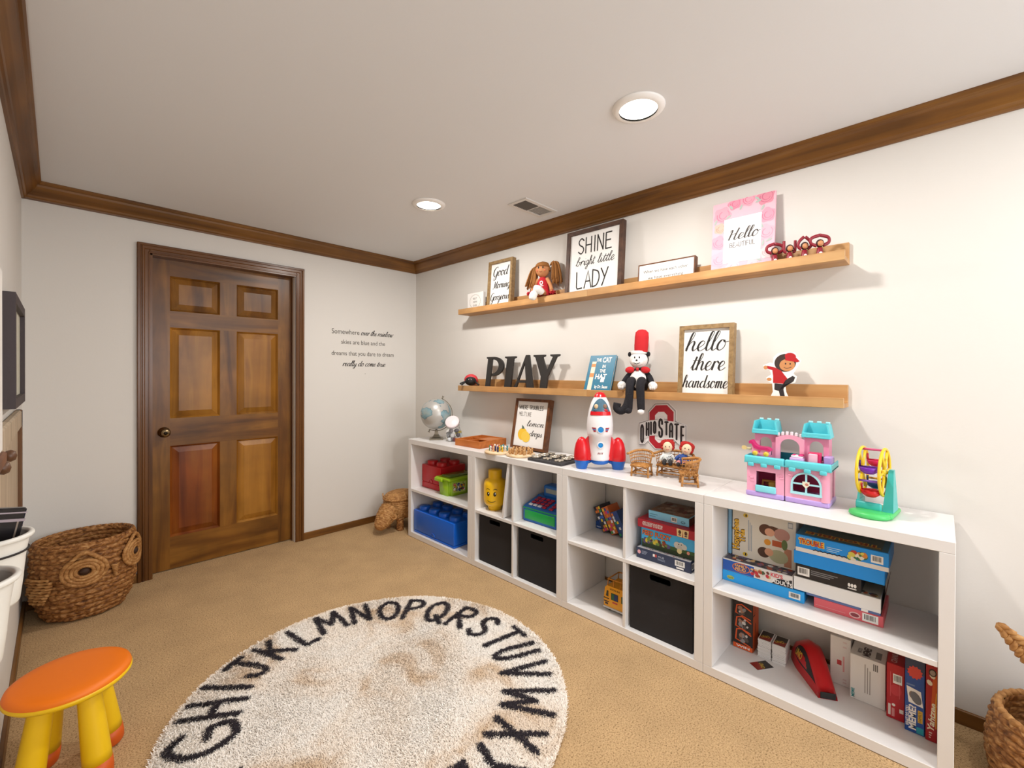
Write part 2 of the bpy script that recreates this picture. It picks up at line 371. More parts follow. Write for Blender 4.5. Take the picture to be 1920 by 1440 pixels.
CUR = {'a': (1.05, [[(.75, .85), (.45, 1), (.15, .7), (.1, .3), (.35, 0), (.65, .3), (.78, .95), (.74, .3), (.9, 0), (1.1, .2)]]),
 'b': (.92, [[(0, .2), (.35, 1.3), (.45, 2), (.26, 2.1), (.18, 1.5), (.15, .5), (.3, .05), (.6, .15), (.7, .6), (.5, .95), (.62, .8), (.95, .85)]]),
 'c': (.78, [[(.7, .8), (.5, 1), (.2, .8), (.1, .35), (.3, 0), (.6, .05), (.85, .3)]]),
 'd': (1.05, [[(.75, .85), (.45, 1), (.15, .7), (.1, .3), (.35, 0), (.65, .3), (.8, 1.2), (.87, 2.1)], [(.87, 2.1), (.76, .4), (.9, 0), (1.1, .2)]]),
 'e': (.74, [[(0, .2), (.45, .5), (.6, .8), (.42, 1), (.2, .8), (.12, .35), (.3, 0), (.55, .05), (.8, .3)]]),
 'g': (1.0, [[(.75, .85), (.45, 1), (.15, .7), (.1, .3), (.35, 0), (.65, .3), (.78, .95), (.72, -.4), (.5, -1), (.2, -.9), (.3, -.5), (.8, -.1), (1.1, .2)]]),
 'h': (.95, [[(0, .2), (.35, 1.3), (.45, 2), (.28, 2.1), (.18, 1.5), (.1, 0)], [(.1, 0), (.25, .7), (.5, 1), (.65, .8), (.62, .3), (.75, 0), (.95, .2)]]),
 'i': (.5, [[(0, .2), (.2, .95), (.18, .3), (.3, 0), (.5, .2)], [(.24, 1.5), (.27, 1.38)]]),
 'l': (.48, [[(0, .2), (.3, 1.2), (.42, 2), (.25, 2.1), (.15, 1.4), (.13, .3), (.28, 0), (.5, .2)]]),
 'm': (1.15, [[(0, .3), (.15, 1), (.1, 0)], [(.1, 0), (.25, .75), (.42, 1), (.5, .8), (.45, 0)], [(.45, 0), (.6, .75), (.78, 1), (.88, .8), (.84, .3), (.98, 0), (1.15, .2)]]),
 'n': (.85, [[(0, .3), (.15, 1), (.1, 0)], [(.1, 0), (.25, .75), (.45, 1), (.56, .8), (.52, .3), (.66, 0), (.85, .2)]]),
 'o': (.82, [[(.6, .95), (.3, 1), (.1, .6), (.15, .15), (.4, 0), (.65, .3), (.65, .75), (.5, .98), (.6, .8), (.9, .85)]]),
 'p': (.92, [[(0, .2), (.2, 1), (.1, -1)], [(.12, .3), (.3, .9), (.55, 1), (.7, .6), (.5, .05), (.25, .05)], [(.5, .05), (.92, .2)]]),
 'r': (.66, [[(0, .3), (.18, 1), (.12, 0)], [(.12, .1), (.25, .75), (.45, 1), (.6, .85), (.7, .75)]]),
 's': (.66, [[(0, .2), (.42, 1), (.32, .7), (.5, .3), (.35, 0), (.1, .1)], [(.35, 0), (.7, .2)]]),
 't': (.58, [[(0, .2), (.3, 1), (.4, 1.7)], [(.4, 1.7), (.22, .4), (.35, 0), (.6, .25)], [(.05, 1.1), (.65, 1.18)]]),
 'u': (.92, [[(0, .2), (.15, .95), (.12, .3), (.3, 0), (.55, .3), (.68, .95)], [(.68, .95), (.64, .3), (.78, 0), (.95, .2)]]),
 'v': (.82, [[(0, .6), (.15, .95), (.25, .3), (.35, 0), (.6, .5), (.62, .95), (.85, .85)]]),
 'w': (1.2, [[(0, .2), (.12, .95), (.12, .3), (.28, 0), (.5, .3), (.58, .95)], [(.58, .95), (.58, .3), (.75, 0), (1, .4), (1.02, .95), (1.25, .85)]]),
 'y': (.92, [[(0, .2), (.15, .95), (.14, .3), (.3, .02), (.55, .3), (.68, .95)], [(.68, .95), (.6, -.5), (.35, -1), (.15, -.85), (.3, -.45), (.75, -.05), (.95, .2)]]),
 'G': (1.25, [[(1.1, 1.7), (.9, 2.1), (.5, 2), (.15, 1.4), (.15, .5), (.5, 0), (.9, .3), (1.05, .95)], [(1.05, 1), (1, -.4), (.7, -1), (.35, -.8), (.6, -.3), (1.2, .1)]]),
 'M': (1.42, [[(0, .1), (.15, 0), (.35, 2)], [(.35, 2), (.6, .1)], [(.6, .1), (1.15, 2)], [(1.15, 2), (1.1, .3), (1.25, 0), (1.42, .2)]]),
 'H': (1.15, [[(-.1, 1.5), (.1, 1.9), (.2, 1.6), (.1, 0)], [(.95, 2.2), (.75, .3), (.95, 0), (1.15, .2)], [(.05, .85), (.85, 1.1)]])}
def cursive(mb, t, x, z, xh, w, m, width=None, align='C', slant=0.25, pen=0.35, y=-0.0008, rise=0.0):
    tot = 0; pos = []
    for ch in t:
        pos.append(tot); tot += (0.5 if ch == ' ' else CUR[ch][0])
    kx = width / tot if width else xh
    x0 = x - {'C': tot * kx / 2, 'L': 0, 'R': tot * kx}[align]
    for ch, p in zip(t, pos):
        if ch == ' ': continue
        for st in CUR[ch][1]:
            q = [(x0 + (p + a + c * slant) * kx, z + c * xh + rise * (p + a) * kx) for a, c in catmull([(p_[0], 1 + (p_[1] - 1) * .78 if p_[1] > 1 else (p_[1] * .8 if p_[1] < 0 else p_[1])) for p_ in st], 6)]
            mb.stroke(q, w, m, y, pen)

def weave(mb, prof, rows, cells, amp, m, a0=0.0, a1=2 * PI, M=None, sub_u=7, sub_v=6, inner=None):
    """A braided wall: rows of twisted strands standing out of the surface prof(v) -> (rx, ry, z)."""
    closed = abs(a1 - a0 - 2 * PI) < 1e-6
    nu = cells * sub_u; nv = rows * sub_v; vs = []; fs = []; n = nu if closed else nu + 1
    for j in range(nv + 1):
        v = j / nv; rx, ry, z = prof(v); r_ = min(int(v * rows), rows - 1); fv = v * rows - r_
        env = math.sqrt(max(0.0, 1 - (2 * fv - 1) ** 2))
        for i in range(n):
            u = i / sub_u; a = a0 + (a1 - a0) * i / nu
            q = u + (0.5 if r_ % 2 else 0) + (0.55 * fv if r_ % 2 else -0.55 * fv)
            d = amp * env * (0.3 + 0.7 * abs(math.sin(PI * q)) ** 0.7) + amp * 0.25 * math.sin(9 * a + r_ * 1.7)
            vs.append(((rx + d) * math.cos(a), (ry + d) * math.sin(a), z))
    for j in range(nv):
        for i in range(nu):
            k = (i + 1) % n; fs.append((j * n + i, j * n + k, (j + 1) * n + k, (j + 1) * n + i))
    mb.add(vs, fs, m, True, M)

# ================================================================== THE ROOM
ZC = 2.31; XL = -2.462; YF = -5.4
mb = MB(); mb.box(XL - .1, .1, YF - .1, .2, -.05, 0, M_CARPET); struct(mb.build('floor'))
mb = MB(); mb.box(XL - .1, .1, YF - .1, .2, ZC, ZC + .08, M_CEIL); struct(mb.build('ceiling'))
mb = MB(); mb.box(0, .1, YF - .1, .1, 0, ZC, M_WALL); struct(mb.build('wall_right'))
mb = MB(); mb.box(XL - .1, XL, YF - .1, .1, 0, ZC, M_WALL); struct(mb.build('wall_left'))
mb = MB(); mb.box(XL, -1.925, 0, .12, 0, ZC, M_WALL); mb.box(-1.075, 0, 0, .12, 0, ZC, M_WALL); mb.box(-1.925, -1.075, 0, .12, 2.02, ZC, M_WALL); struct(mb.build('wall_back'))
mb = MB(); mb.box(XL, -2.05, YF - .1, YF, 0, ZC, M_WALL); mb.box(-.35, 0, YF - .1, YF, 0, ZC, M_WALL); mb.box(-2.05, -.35, YF - .1, YF, 0, .82, M_WALL); mb.box(-2.05, -.35, YF - .1, YF, 2.08, ZC, M_WALL); struct(mb.build('wall_front'))
added_win = struct(MB().box(-2.05, -2.0, YF - .09, YF + .015, .82, 2.08, wood_cv).box(-.4, -.35, YF - .09, YF + .015, .82, 2.08, wood_cv).box(-2.0, -.4, YF - .09, YF + .015, .82, .87, wood_ch).box(-2.0, -.4, YF - .09, YF + .015, 2.03, 2.08, wood_ch).box(-1.22, -1.18, YF - .07, YF - .03, .87, 2.03, wood_cv).build('added_window_1'))  # unseen window added behind the camera as an opening for the fill lamp
MB().box(-2.0, -.4, YF - .055, YF - .05, .87, 2.03, mat('#ffffff', 0.0, trans=1)).build('pane', added_win)

# crown moulding, mitred in the corners by its own profile
CR = [(0, 2.217), (.010, 2.217), (.013, 2.226), (.020, 2.231), (.024, 2.240), (.040, 2.258), (.056, 2.280), (.060, 2.291), (.068, 2.294), (.074, 2.302), (.074, 2.3101), (0, 2.3101)]
def crown(name, a, b, horiz, sgn, m):
    mb = MB(); n = len(CR); vs = []
    for t in (a, b):
        for d, z in CR: vs.append((t, sgn * d, z) if horiz else (sgn * d, t, z))
    fs = [(i, (i + 1) % n, n + (i + 1) % n, n + i) for i in range(n)] + [tuple(range(n)), tuple(range(n, 2 * n))]
    mb.add([(p[0] + (XL if (not horiz and sgn > 0) else 0), p[1], p[2]) for p in vs], fs, m)
    return struct(mb.build(name))
crown('trim_1', XL, 0, True, -1, wood_crx); crown('trim_2', YF, 0, False, -1, wood_cry); crown('trim_3', YF, 0, False, 1, wood_cry)
BB = lambda m, x0, x1, y0, y1: MB().box(x0, x1, y0, y1, 0, .043, m).box(x0 + (.004 if x1 > -2 and x1 == 0 else 0), x1, y0 + .003 if y1 == 0 else y0, y1, .043, .053, m)
mb = MB(); mb.box(XL, -1.992, -.012, 0, 0, .053, wood_crx, .002); mb.box(-1.012, 0, -.012, 0, 0, .053, wood_crx, .002); struct(mb.build('baseboard_back'))
mb = MB(); mb.box(-.012, 0, YF, -.0125, 0, .053, wood_cry, .002); struct(mb.build('baseboard_right'))
mb = MB(); mb.box(XL, XL + .012, YF, -.0125, 0, .06, wood_cry, .002); struct(mb.build('baseboard_left'))

# door: casing, jamb, slab with six raised panels, brass knob
door = struct(thing('door_1', None, None))
mb = MB()
for x0, x1, si in ((-1.992, -1.932, 1), (-1.067, -1.012, -1)):
    o0, o1 = (x0, x1) if si > 0 else (x1, x0)
    w = x1 - x0
    mb.box(x0, x1, -.014, 0, 0, 2.085, wood_cv, .002)
    q = sorted((o0, o0 + si * w * .28)); mb.box(q[0], q[1], -.022, -.010, 0, 2.085, wood_cv, .003)
    q = sorted((o0 + si * w * .36, o0 + si * w * .62)); mb.box(q[0], q[1], -.019, -.010, 0, 2.072, wood_cv, .004)
    q = sorted((o1, o1 - si * .008)); mb.box(q[0], q[1], -.017, -.010, 0, 2.036, wood_cv, .002)
mb.box(-1.932, -1.067, -.014, 0, 2.028, 2.085, wood_ch, .002); mb.box(-1.9925, -1.0115, -.0226, -.0105, 2.069, 2.0856, wood_ch, .003)
mb.box(-1.9704, -1.0316, -.0196, -.0105, 2.049, 2.0726, wood_ch, .004); mb.box(-1.9344, -1.0646, -.0176, -.0105, 2.0275, 2.0366, wood_ch, .002)
tag(mb.build('casing', door), None)
mb = MB(); mb.box(-1.935, -1.919, -.013, .12, 0, 2.03, wood_cv); mb.box(-1.072, -1.064, -.013, .12, 0, 2.03, wood_cv); mb.box(-1.93, -1.07, -.013, .12, 2.018, 2.03, wood_ch)
mb.box(-1.08, -1.071, .045, .069, 0, 2.02, wood_cv); mb.box(-1.92, -1.912, .045, .069, 0, 2.02, wood_cv); mb.build('jamb', door)
mb = MB(); YD = .07; D2 = .106
for x0, x1 in ((-1.919, -1.821), (-1.171, -1.073)): mb.box(x0, x1, YD, D2, .006, 2.018, wood_dv)
for z0, z1 in ((.215, .81), (.99, 1.583), (1.69, 1.916)): mb.box(-1.544, -1.443, YD, D2, z0, z1, wood_dv)
for z0, z1 in ((.006, .215), (.81, .99), (1.583, 1.69), (1.916, 2.018)): mb.box(-1.821, -1.171, YD, D2, z0, z1, wood_dh)
mb.build('stiles_and_rails', door)
for i, (x0, x1) in enumerate(((-1.821, -1.544), (-1.443, -1.171))):
    for j, (z0, z1) in enumerate(((.215, .81), (.99, 1.583), (1.69, 1.916))):
        m = (wood_dr if j == 0 and i == 0 else wood_dp) if j < 2 else wood_dv
        mb = MB(); lv = [(0, YD), (.009, YD + .011), (.012, YD + .016), (.046, YD + .004), (.047, YD + .003)]
        vs = []
        for d, y in lv: vs += [(x0 + d, y, z0 + d), (x1 - d, y, z0 + d), (x1 - d, y, z1 - d), (x0 + d, y, z1 - d)]
        fs = [(4 * k + a, 4 * k + (a + 1) % 4, 4 * k + 4 + (a + 1) % 4, 4 * k + 4 + a) for k in range(4) for a in range(4)] + [(16, 17, 18, 19)]
        mb.add(vs, fs, m); mb.build('panel', door)
brass = mat('#8d7a5c', 0.25, 1.0)
mb = MB(); mb.lathe([(.001, 0), (.033, 0), (.033, .004), (.014, .012), (.013, .03), (.024, .036), (.029, .048), (.027, .06), (.016, .066), (.001, .067)], brass, 28, T(-1.852, YD, .903) @ RX(90))
mb.lathe([(.001, .067), (.01, .0672), (.011, .069), (.001, .0695)], mat('#3a332c', .4, 1), 16, T(-1.852, YD, .903) @ RX(90)); mb.build('knob', door)

# recessed ceiling lights in one row along the shelf wall
lens = mat('#fff4e2', 0.4, emit=9.0); trimw = mat('#f4f2ef', 0.4)
def can(x, y, label, power=1.0):
    t = thing('recessed_light', label, 'ceiling light', (x, y, ZC), group='recessed ceiling lights')
    MB().lathe([(.072, -.012), (.082, -.013), (.096, -.007), (.099, -.001), (.099, 0.0), (.07, 0.0), (.066, -.004)], trimw, 40).build('trim_ring', t)
    MB().lathe([(.001, -.0045), (.05, -.0045), (.072, -.004), (.072, -.001)], lens, 40).build('diffuser', t)
    l = bpy.data.lights.new('can_lamp', 'AREA'); l.shape = 'DISK'; l.size = .13; l.energy = CAN_POWER * power; l.color = CAN_COL
    o = bpy.data.objects.new('can_lamp', l); COL.objects.link(o); o.parent = t; o.location = (0, 0, -.016)
can(-.782, -2.70, 'large round recessed ceiling light above the toy shelves, nearer one')
can(-.772, -1.31, 'smaller looking round recessed ceiling light left of the air vent')
can(-.778, -4.09, 'round recessed ceiling light behind the camera', .35)

# ceiling air register
t = thing('air_vent', 'small white ceiling air vent with one dark and one light louvre half', 'air vent', (-.302, -1.732, ZC))
mb = MB(); fr = mat('#dcd8d3', .5); mb.ring([(-.145, -.075), (.145, -.075), (.145, .075), (-.145, .075)], [(-.125, -.052), (.125, -.052), (.125, .052), (-.125, .052)], 0, .007, fr, RX(-90)); mb.box(-.004, .004, -.052, .052, -.006, 0, fr); mb.build('frame', t)
for nm, x0, x1, tl, c in (('louvres', -.125, -.004, 45, '#6b6661'), ('louvres', .004, .125, -20, '#d0ccc7')):
    mb = MB(); n = 9
    mb.box(x0, x1, -.052, .052, -.002, 0, mat('#4a4540' if tl > 0 else '#c4c0bb', .8))
    for k in range(n):
        a = x0 + (x1 - x0) * (k + .5) / n; mb.box(-.006, .006, -.052, .052, -.0006, .0006, mat(c, .6), M=T(a, 0, -.004) @ RY(tl))
    mb.build(nm, t)

# wall lettering
t = thing('wall_lettering', 'dark vinyl rainbow quotation lettered on the white wall right of the door', 'wall decal', (0, 0, 0))
dk = mat('#4b443d', .8); dk2 = mat('#2b2622', .8)
def roman(t_, x, z, h, width, align='C'):
    mb = MB(); mb.text(t_, x, z, h, dk, -.0009, width=width, align=align); return mb
roman('Somewhere', -.793, 1.612, .040, .235, 'L').build('line_of_text', t)
mb = MB(); cursive(mb, 'over the rainbow', -.545, 1.612, .024, .0062, dk2, width=.30, align='L', pen=.45, slant=.35); mb.build('script_text', t)
roman('skies are blue and the', -.517, 1.531, .036, .395).build('line_of_text', t); roman('dreams that you dare to dream', -.514, 1.437, .036, .560).build('line_of_text', t)
mb = MB(); cursive(mb, 'really do come true', -.512, 1.348, .025, .0065, dk2, width=.385, pen=.45, slant=.35); mb.build('script_text', t)
mb = MB(); mb.disc(-.505, 1.285, .003, .003, dk); mb.build('dot', t)

# ------------------------------------------------------------------ round alphabet rug
RC = Vector((-1.42, -1.926)); RR = .742
def rug():
    def fibre(name, c1, c2, c3, sc):
        return ramp_mat(name, [(0.35, c1), (0.45, c2), (0.6, c3)], (1, 1, 1), sc, 0.95, 0, 5, 0.8, spec=0.05)
    cream = fibre('rug_cream_fibre', '#e4ccb0', '#fbf0e3', '#fdf7ef', 3.2); dark = mat('#29232a', .95)
    t = thing('rug', 'round cream shaggy alphabet rug with black letters around its edge', 'rug', (RC.x, RC.y, 0))
    n = 96
    MB().lathe([(.001, .002), (RR * .97, .002), (RR * .985, .006), (RR * .97, .010), (.001, .011)], cream, n).build('backing', t)
    # letters: centre angle (degrees, anticlockwise), radius, height, width factor
    ANG = dict(G=(160.4, .60, .20, .165), H=(144.4, .612, .20, .115), I=(133.8, .625, .19, .10), J=(122.6, .622, .18, .125), K=(110.4, .615, .175, .105), L=(97.6, .605, .18, .10), M=(84.8, .622, .17, .15), N=(70.8, .623, .165, .115),
        O=(57.5, .605, .175, .14), P=(44.6, .60, .18, .115), Q=(32.1, .592, .18, .14), R=(17.0, .585, .18, .125), S=(3.0, .58, .18, .12), T=(-10.2, .588, .20, .115), U=(-22.6, .592, .20, .095), V=(-35.2, .592, .20, .115), W=(-52.0, .592, .20, .175), X=(-68.8, .585, .19, .115), Y=(-82.5, .592, .19, .12))
    for k, ch in enumerate('Z'): ANG[ch] = (-94, .595, .19, .12)
    for k, ch in enumerate('ABCDEF'): ANG[ch] = (-108 - 15.2 * k, .6, .19, .13)
    segs = []
    for ch, (a, r, h, w) in ANG.items():
        ar = R(a); out = Vector((math.cos(ar), math.sin(ar))); rt = Vector((out.y, -out.x)); aw = ADV.get(ch, .56)
        for st in CAPS[ch]:
            q = catmull(st, 5) if len(st) > 3 else [(st[i][0] + (st[i + 1][0] - st[i][0]) * k / 8, st[i][1] + (st[i + 1][1] - st[i][1]) * k / 8) for i in range(len(st) - 1) for k in range(9)]
            for x, y in q:
                p = out * (r + (y - .5) * h) + rt * ((x / aw - .5) * w * .74)
                segs.append((p.x, p.y))
            segs.append(None)
    G = 420; half = .76; grid = np.zeros((G, G), bool)
    yy, xx = np.mgrid[0:G, 0:G]; gx = (xx + .5) / G * 2 * half - half; gy = (yy + .5) / G * 2 * half - half
    for a, b in zip(segs[:-1], segs[1:]):
        if a is None or b is None: continue
        d = math.hypot(b[0] - a[0], b[1] - a[1]); m_ = max(2, int(d / .004))
        for k in range(m_ + 1):
            px, py = a[0] + (b[0] - a[0]) * k / m_, a[1] + (b[1] - a[1]) * k / m_
            i0, i1 = int((px + half - .012) / (2 * half) * G), int((px + half + .012) / (2 * half) * G) + 1
            j0, j1 = int((py + half - .012) / (2 * half) * G), int((py + half + .012) / (2 * half) * G) + 1
            sl = (slice(max(j0, 0), j1), slice(max(i0, 0), i1))
            grid[sl] |= (gx[sl] - px) ** 2 + (gy[sl] - py) ** 2 < .0090 ** 2
    rng = np.random.default_rng(7)
    def pile(name, N, inside, m, rr):
        r = np.sqrt(rng.random(N)) * rr; a = rng.random(N) * 2 * np.pi; x = r * np.cos(a); y = r * np.sin(a)
        gi = np.clip(((x + half) / (2 * half) * G).astype(int), 0, G - 1); gj = np.clip(((y + half) / (2 * half) * G).astype(int), 0, G - 1)
        k = grid[gj, gi] == inside; x, y = x[k], y[k]; n_ = len(x)
        fl = 2.2 * np.sin(3.1 * x + 1.3) + 1.9 * np.cos(4.3 * y + .7 * x) + 1.3 * np.sin(9 * x - 7 * y)
        th = fl + rng.normal(0, 1.5, n_); ln = rng.uniform(.007, .015, n_) * (1.0 if not inside else 1.2); ht = rng.uniform(.004, .009, n_) + (.002 if inside else 0)
        w = rng.uniform(.0011, .0021, n_); dx, dy = np.cos(th), np.sin(th)
        ph = th + np.pi / 2 + rng.normal(0, .35, n_); sx, sy = np.cos(ph) * w, np.sin(ph) * w
        z0 = np.full(n_, .0105)
        V = np.empty((n_, 5, 3), np.float32)
        V[:, 0] = np.c_[x - sx, y - sy, z0]; V[:, 1] = np.c_[x + sx, y + sy, z0]
        V[:, 2] = np.c_[x + sx * .9 + dx * ln * .4, y + sy * .9 + dy * ln * .4, z0 + ht * .75]; V[:, 3] = np.c_[x - sx * .9 + dx * ln * .4, y - sy * .9 + dy * ln * .4, z0 + ht * .75]
        V[:, 4] = np.c_[x + dx * ln, y + dy * ln, z0 + ht]
        base = (np.arange(n_) * 5)[:, None]
        loops = np.concatenate([base + np.array([[0, 1, 2, 3]]), base + np.array([[3, 2, 4]])], 1).ravel()
        me = bpy.data.meshes.new(name); me.vertices.add(n_ * 5); me.vertices.foreach_set('co', V.ravel())
        me.loops.add(len(loops)); me.loops.foreach_set('vertex_index', loops.astype(np.int32))
        st = (np.arange(n_)[:, None] * 7 + np.array([[0, 4]])).ravel(); tot = np.tile([4, 3], n_)
        me.polygons.add(n_ * 2); me.polygons.foreach_set('loop_start', st.astype(np.int32)); me.polygons.foreach_set('loop_total', tot.astype(np.int32))
        me.update(calc_edges=True); me.validate(); me.materials.append(m)
        o = bpy.data.objects.new(name, me); COL.objects.link(o); o.parent = t
        tag(o, kind='stuff'); return o
    pile('pile', 190000, False, cream, RR)
    tag(pile('letters', 480000, True, dark, RR), 'black shaggy capital letters of the alphabet')
rug()

# ================================================================== SHELVING
# positions along the shelf wall are given as s = distance from the room corner (s = -y)
XF = -.392; XB = -.014; UH = .770; UW = .771; S0 = .495
PW = mat('#e9e6e4', 0.32, bump=.02, scale=30)
def at(xf, s, z): return (xf, -s, z)
def cube_shelf(i, label, divider):
    t = thing('cube_shelf', label, 'shelf unit', at(XF, S0 + UW * i, 0), -90, group='white cube shelf units along the wall')
    D = XB - XF; W = UW - .001; b = .0015
    MB().box(0, W, 0, D, UH - .038, UH, PW, b).build('top_panel', t)
    MB().box(0, W, 0, D, .002, .040, PW, b).build('bottom_panel', t)
    for x0, x1 in ((0, .038), (W - .038, W)): MB().box(x0, x1, 0, D, .040, UH - .038, PW, b).build('side_panel', t)
    MB().box(.038, W - .038, .002, D, .362, .381, PW, b).build('shelf', t)
    if divider:
        for z0, z1 in ((.040, .362), (.381, UH - .038)): MB().box(W / 2 - .008, W / 2 + .008, .003, D, z0, z1, PW, b).build('divider', t)
cube_shelf(0, 'white shelf unit nearest the corner holding red, green and blue brick boxes', False)
cube_shelf(1, 'white four-cube shelf unit holding the yellow head box and two black bins', True)
cube_shelf(2, 'white four-cube shelf unit under the rocket with one black bin', True)
cube_shelf(3, 'white shelf unit on the right end full of board games, no dividers', False)

mb = MB(); t = thing('loose_shelf', 'white loose panel leaning beside the yellow head box', 'panel', at(-.386, 1.585, .3815), -90)
mb.box(-.033, -.015, 0, .33, 0, .3475, PW, .001, M=RY(8.2)); mb.build('board', t)

# black fabric bins
FAB = mat('#262324', 0.95, bump=.35, scale=700)
def bin_(s0, s1, label):
    w = s1 - s0; h = .318; d = .325
    t = thing('storage_bin', label, 'storage bin', at(-.362, s0, .0405), -90, group='black fabric bins in the lower cubes')
    hx0, hx1, hz0, hz1 = w * .33, w * .67, h - .052, h - .024
    mb = MB()
    mb.box(0, hx0, 0, .006, 0, h, FAB); mb.box(hx1, w, 0, .006, 0, h, FAB); mb.box(hx0, hx1, 0, .006, 0, hz0, FAB); mb.box(hx0, hx1, 0, .006, hz1, h, FAB)
    for a, c in ((hx0, hz0), (hx0, hz1), (hx1, hz0), (hx1, hz1)):
        sa = 1 if a == hx0 else -1; sc = 1 if c == hz0 else -1; mb.prism([(a, c), (a + sa * .006, c), (a, c + sc * .006)], 0, .006, FAB)
    mb.build('front_panel', t)
    MB().box(0, .006, .006, d, 0, h, FAB).box(w - .006, w, .006, d, 0, h, FAB).box(.006, w - .006, d - .006, d, 0, h, FAB).box(.006, w - .006, .006, d - .006, 0, .008, FAB).build('body', t)
bin_(1.316, 1.611, 'black fabric bin with cut-out handle below the yellow head box')
bin_(1.679, 1.974, 'black fabric bin with cut-out handle below the toy cash register')
bin_(2.440, 2.750, 'black fabric bin with cut-out handle below the stacked board games')

# pine picture ledges, two end to end on each level
def ledge(s0, s1, z, label, screws=()):
    t = thing('picture_ledge', label, 'wall ledge', at(-.129, s0, z), -90, group='pine picture ledges on the wall')
    w = s1 - s0
    MB().box(0, w, 0, .016, 0, .041, wood_led, .0015).build('front_lip', t)
    MB().box(0, w, .016, .129, 0, .017, wood_led).build('floor_board', t)
    mb = MB(); mb.box(0, w, .111, .129, .017, .093, wood_led, .0015)
    mb.build('back_board', t)
    for a in screws:
        o = MB().lathe([(.001, -.0015), (.0035, -.001), (.004, 0)], mat('#4a4038', .4, .8), 12, T(a, .111, .075) @ RX(90)).build('screw', t)
UZ, LZ = 1.755, 1.155; UFl, LFl = UZ + .0172, LZ + .0172
ledge(.788, 2.013, UZ, 'upper pine ledge, half nearer the corner, under the two black-lettered signs')
ledge(2.0135, 3.259, UZ, 'upper pine ledge, right half, carrying the pink floral sign', (.05, 1.21))
ledge(.788, 2.013, LZ, 'lower pine ledge, half nearer the corner, under the black letters', (.05, .85, 1.19))
ledge(2.0135, 3.259, LZ, 'lower pine ledge, right half, under the plush toy and framed sign', (.43, .86, 1.06, 1.22))

# ------------------------------------------------------------------ signs and frames
def framed(name, label, cat, s0, s1, z0, z1, xf, d, fw, fm, tilt, draw, paper='#f3f1ee', rec=.008, group=None):
    w = s1 - s0; h = z1 - z0
    t = thing(name, label, cat, at(xf, s0, z0 + d * math.sin(R(abs(tilt)))), -90, tilt, group)
    mb = MB()
    ou = [(0, 0), (w, 0), (w, h), (0, h)]; inn = [(fw, fw), (w - fw, fw), (w - fw, h - fw), (fw, h - fw)]
    mb.ring(ou, inn, 0, d, fm); mb.build('frame', t)
    mb = MB(mat(paper, .6)); mb.box(fw - .001, w - fw + .001, rec, d - .002, fw - .001, h - fw + .001, mat(paper, .6))
    mb.M = T(0, rec, 0); draw(mb, w, h); mb.build('print', t)
    return t
LET = mat('#26211f', .7)
def d_gm(mb, w, h):
    cursive(mb, 'Good', w * .46, h * .68, .036, .010, LET, width=w * .62, pen=.3)
    cursive(mb, 'Morning', w * .54, h * .42, .029, .0085, LET, width=w * .70, pen=.3)
    cursive(mb, 'Gorgeous', w * .48, h * .17, .030, .0085, LET, width=w * .78, pen=.3)
framed('framed_sign', 'oak-framed sign lettered Good Morning Gorgeous on the upper ledge', 'sign', 1.075, 1.328, UFl, 2.128, -.090, .036, .021, wood_frl, -4, d_gm, rec=.014)
def d_sh(mb, w, h):
    caps(mb, 'SHINE', w * .51, h * .64, .096, .0080, LET, width=w * .60)
    cursive(mb, 'br', w * .17, h * .455, .029, .0040, LET, width=w * .14, align='L', pen=.9); cursive(mb, 'ight', w * .32, h * .455, .029, .0040, LET, width=w * .19, align='L', pen=.9)
    cursive(mb, 'little', w * .57, h * .455, .029, .0040, LET, width=w * .28, align='L', pen=.9)
    caps(mb, 'LADY', w * .48, h * .11, .104, .0080, LET, width=w * .56)
framed('framed_sign', 'large dark-framed sign lettered SHINE bright little LADY on the upper ledge', 'sign', 1.815, 2.218, UFl, 2.185, -.093, .036, .024, wood_frd, -4, d_sh, rec=.012)
def d_ww(mb, w, h):
    g = mat('#524d49', .8)
    mb.text('When we have each other,', w * .5, h * .56, .0165, g, width=w * .80); mb.text('we have everything', w * .5, h * .26, .0165, g, width=w * .62)
framed('framed_sign', 'low wide framed sign with pale grey writing about each other on the upper ledge', 'sign', 2.325, 2.640, UFl, 1.892, -.094, .034, .006, wood_frm, -5, d_ww, rec=.002)
def d_ht(mb, w, h):
    cursive(mb, 'hello', w * .47, h * .645, .050, .0105, LET, width=w * .74, pen=.3)
    cursive(mb, 'there', w * .52, h * .375, .045, .0095, LET, width=w * .62, pen=.3)
    cursive(mb, 'handsome', w * .48, h * .135, .034, .0072, LET, width=w * .82, pen=.3)
framed('framed_sign', 'oak-framed sign lettered hello there handsome on the lower ledge', 'sign', 2.553, 2.822, LFl, 1.540, -.090, .036, .021, wood_frl, -4, d_ht, rec=.014)
def d_le(mb, w, h):
    yl, yl2, gr, g2 = mat('#f4c63a', .7), mat('#f8d769', .7), mat('#5c6d62', .7), mat('#6b625d', .8)
    caps(mb, 'WHERE TROUBLES', w * .46, h * .79, .027, .0032, LET, width=w * .70); caps(mb, 'MELT LIKE', w * .13, h * .655, .026, .0020, g2, width=w * .36, align='L')
    cursive(mb, 'lemon', w * .63, h * .46, .021, .0056, LET, width=w * .48, pen=.3); cursive(mb, 'drops', w * .67, h * .27, .021, .0056, LET, width=w * .36, pen=.3)
    mb.disc(w * .30, h * .29, .043, .041, yl, -.0006, 28); mb.disc(w * .40, h * .245, .042, .036, mat('#f6cf52', .7), -.0009, 28, -.5)
    mb.poly([(w * .16, h * .29), (w * .2, h * .34), (w * .2, h * .25)], yl, -.0012); mb.poly([(w * .27, h * .39), (w * .26, h * .47), (w * .30, h * .45), (w * .35, h * .40)], gr, -.0012)
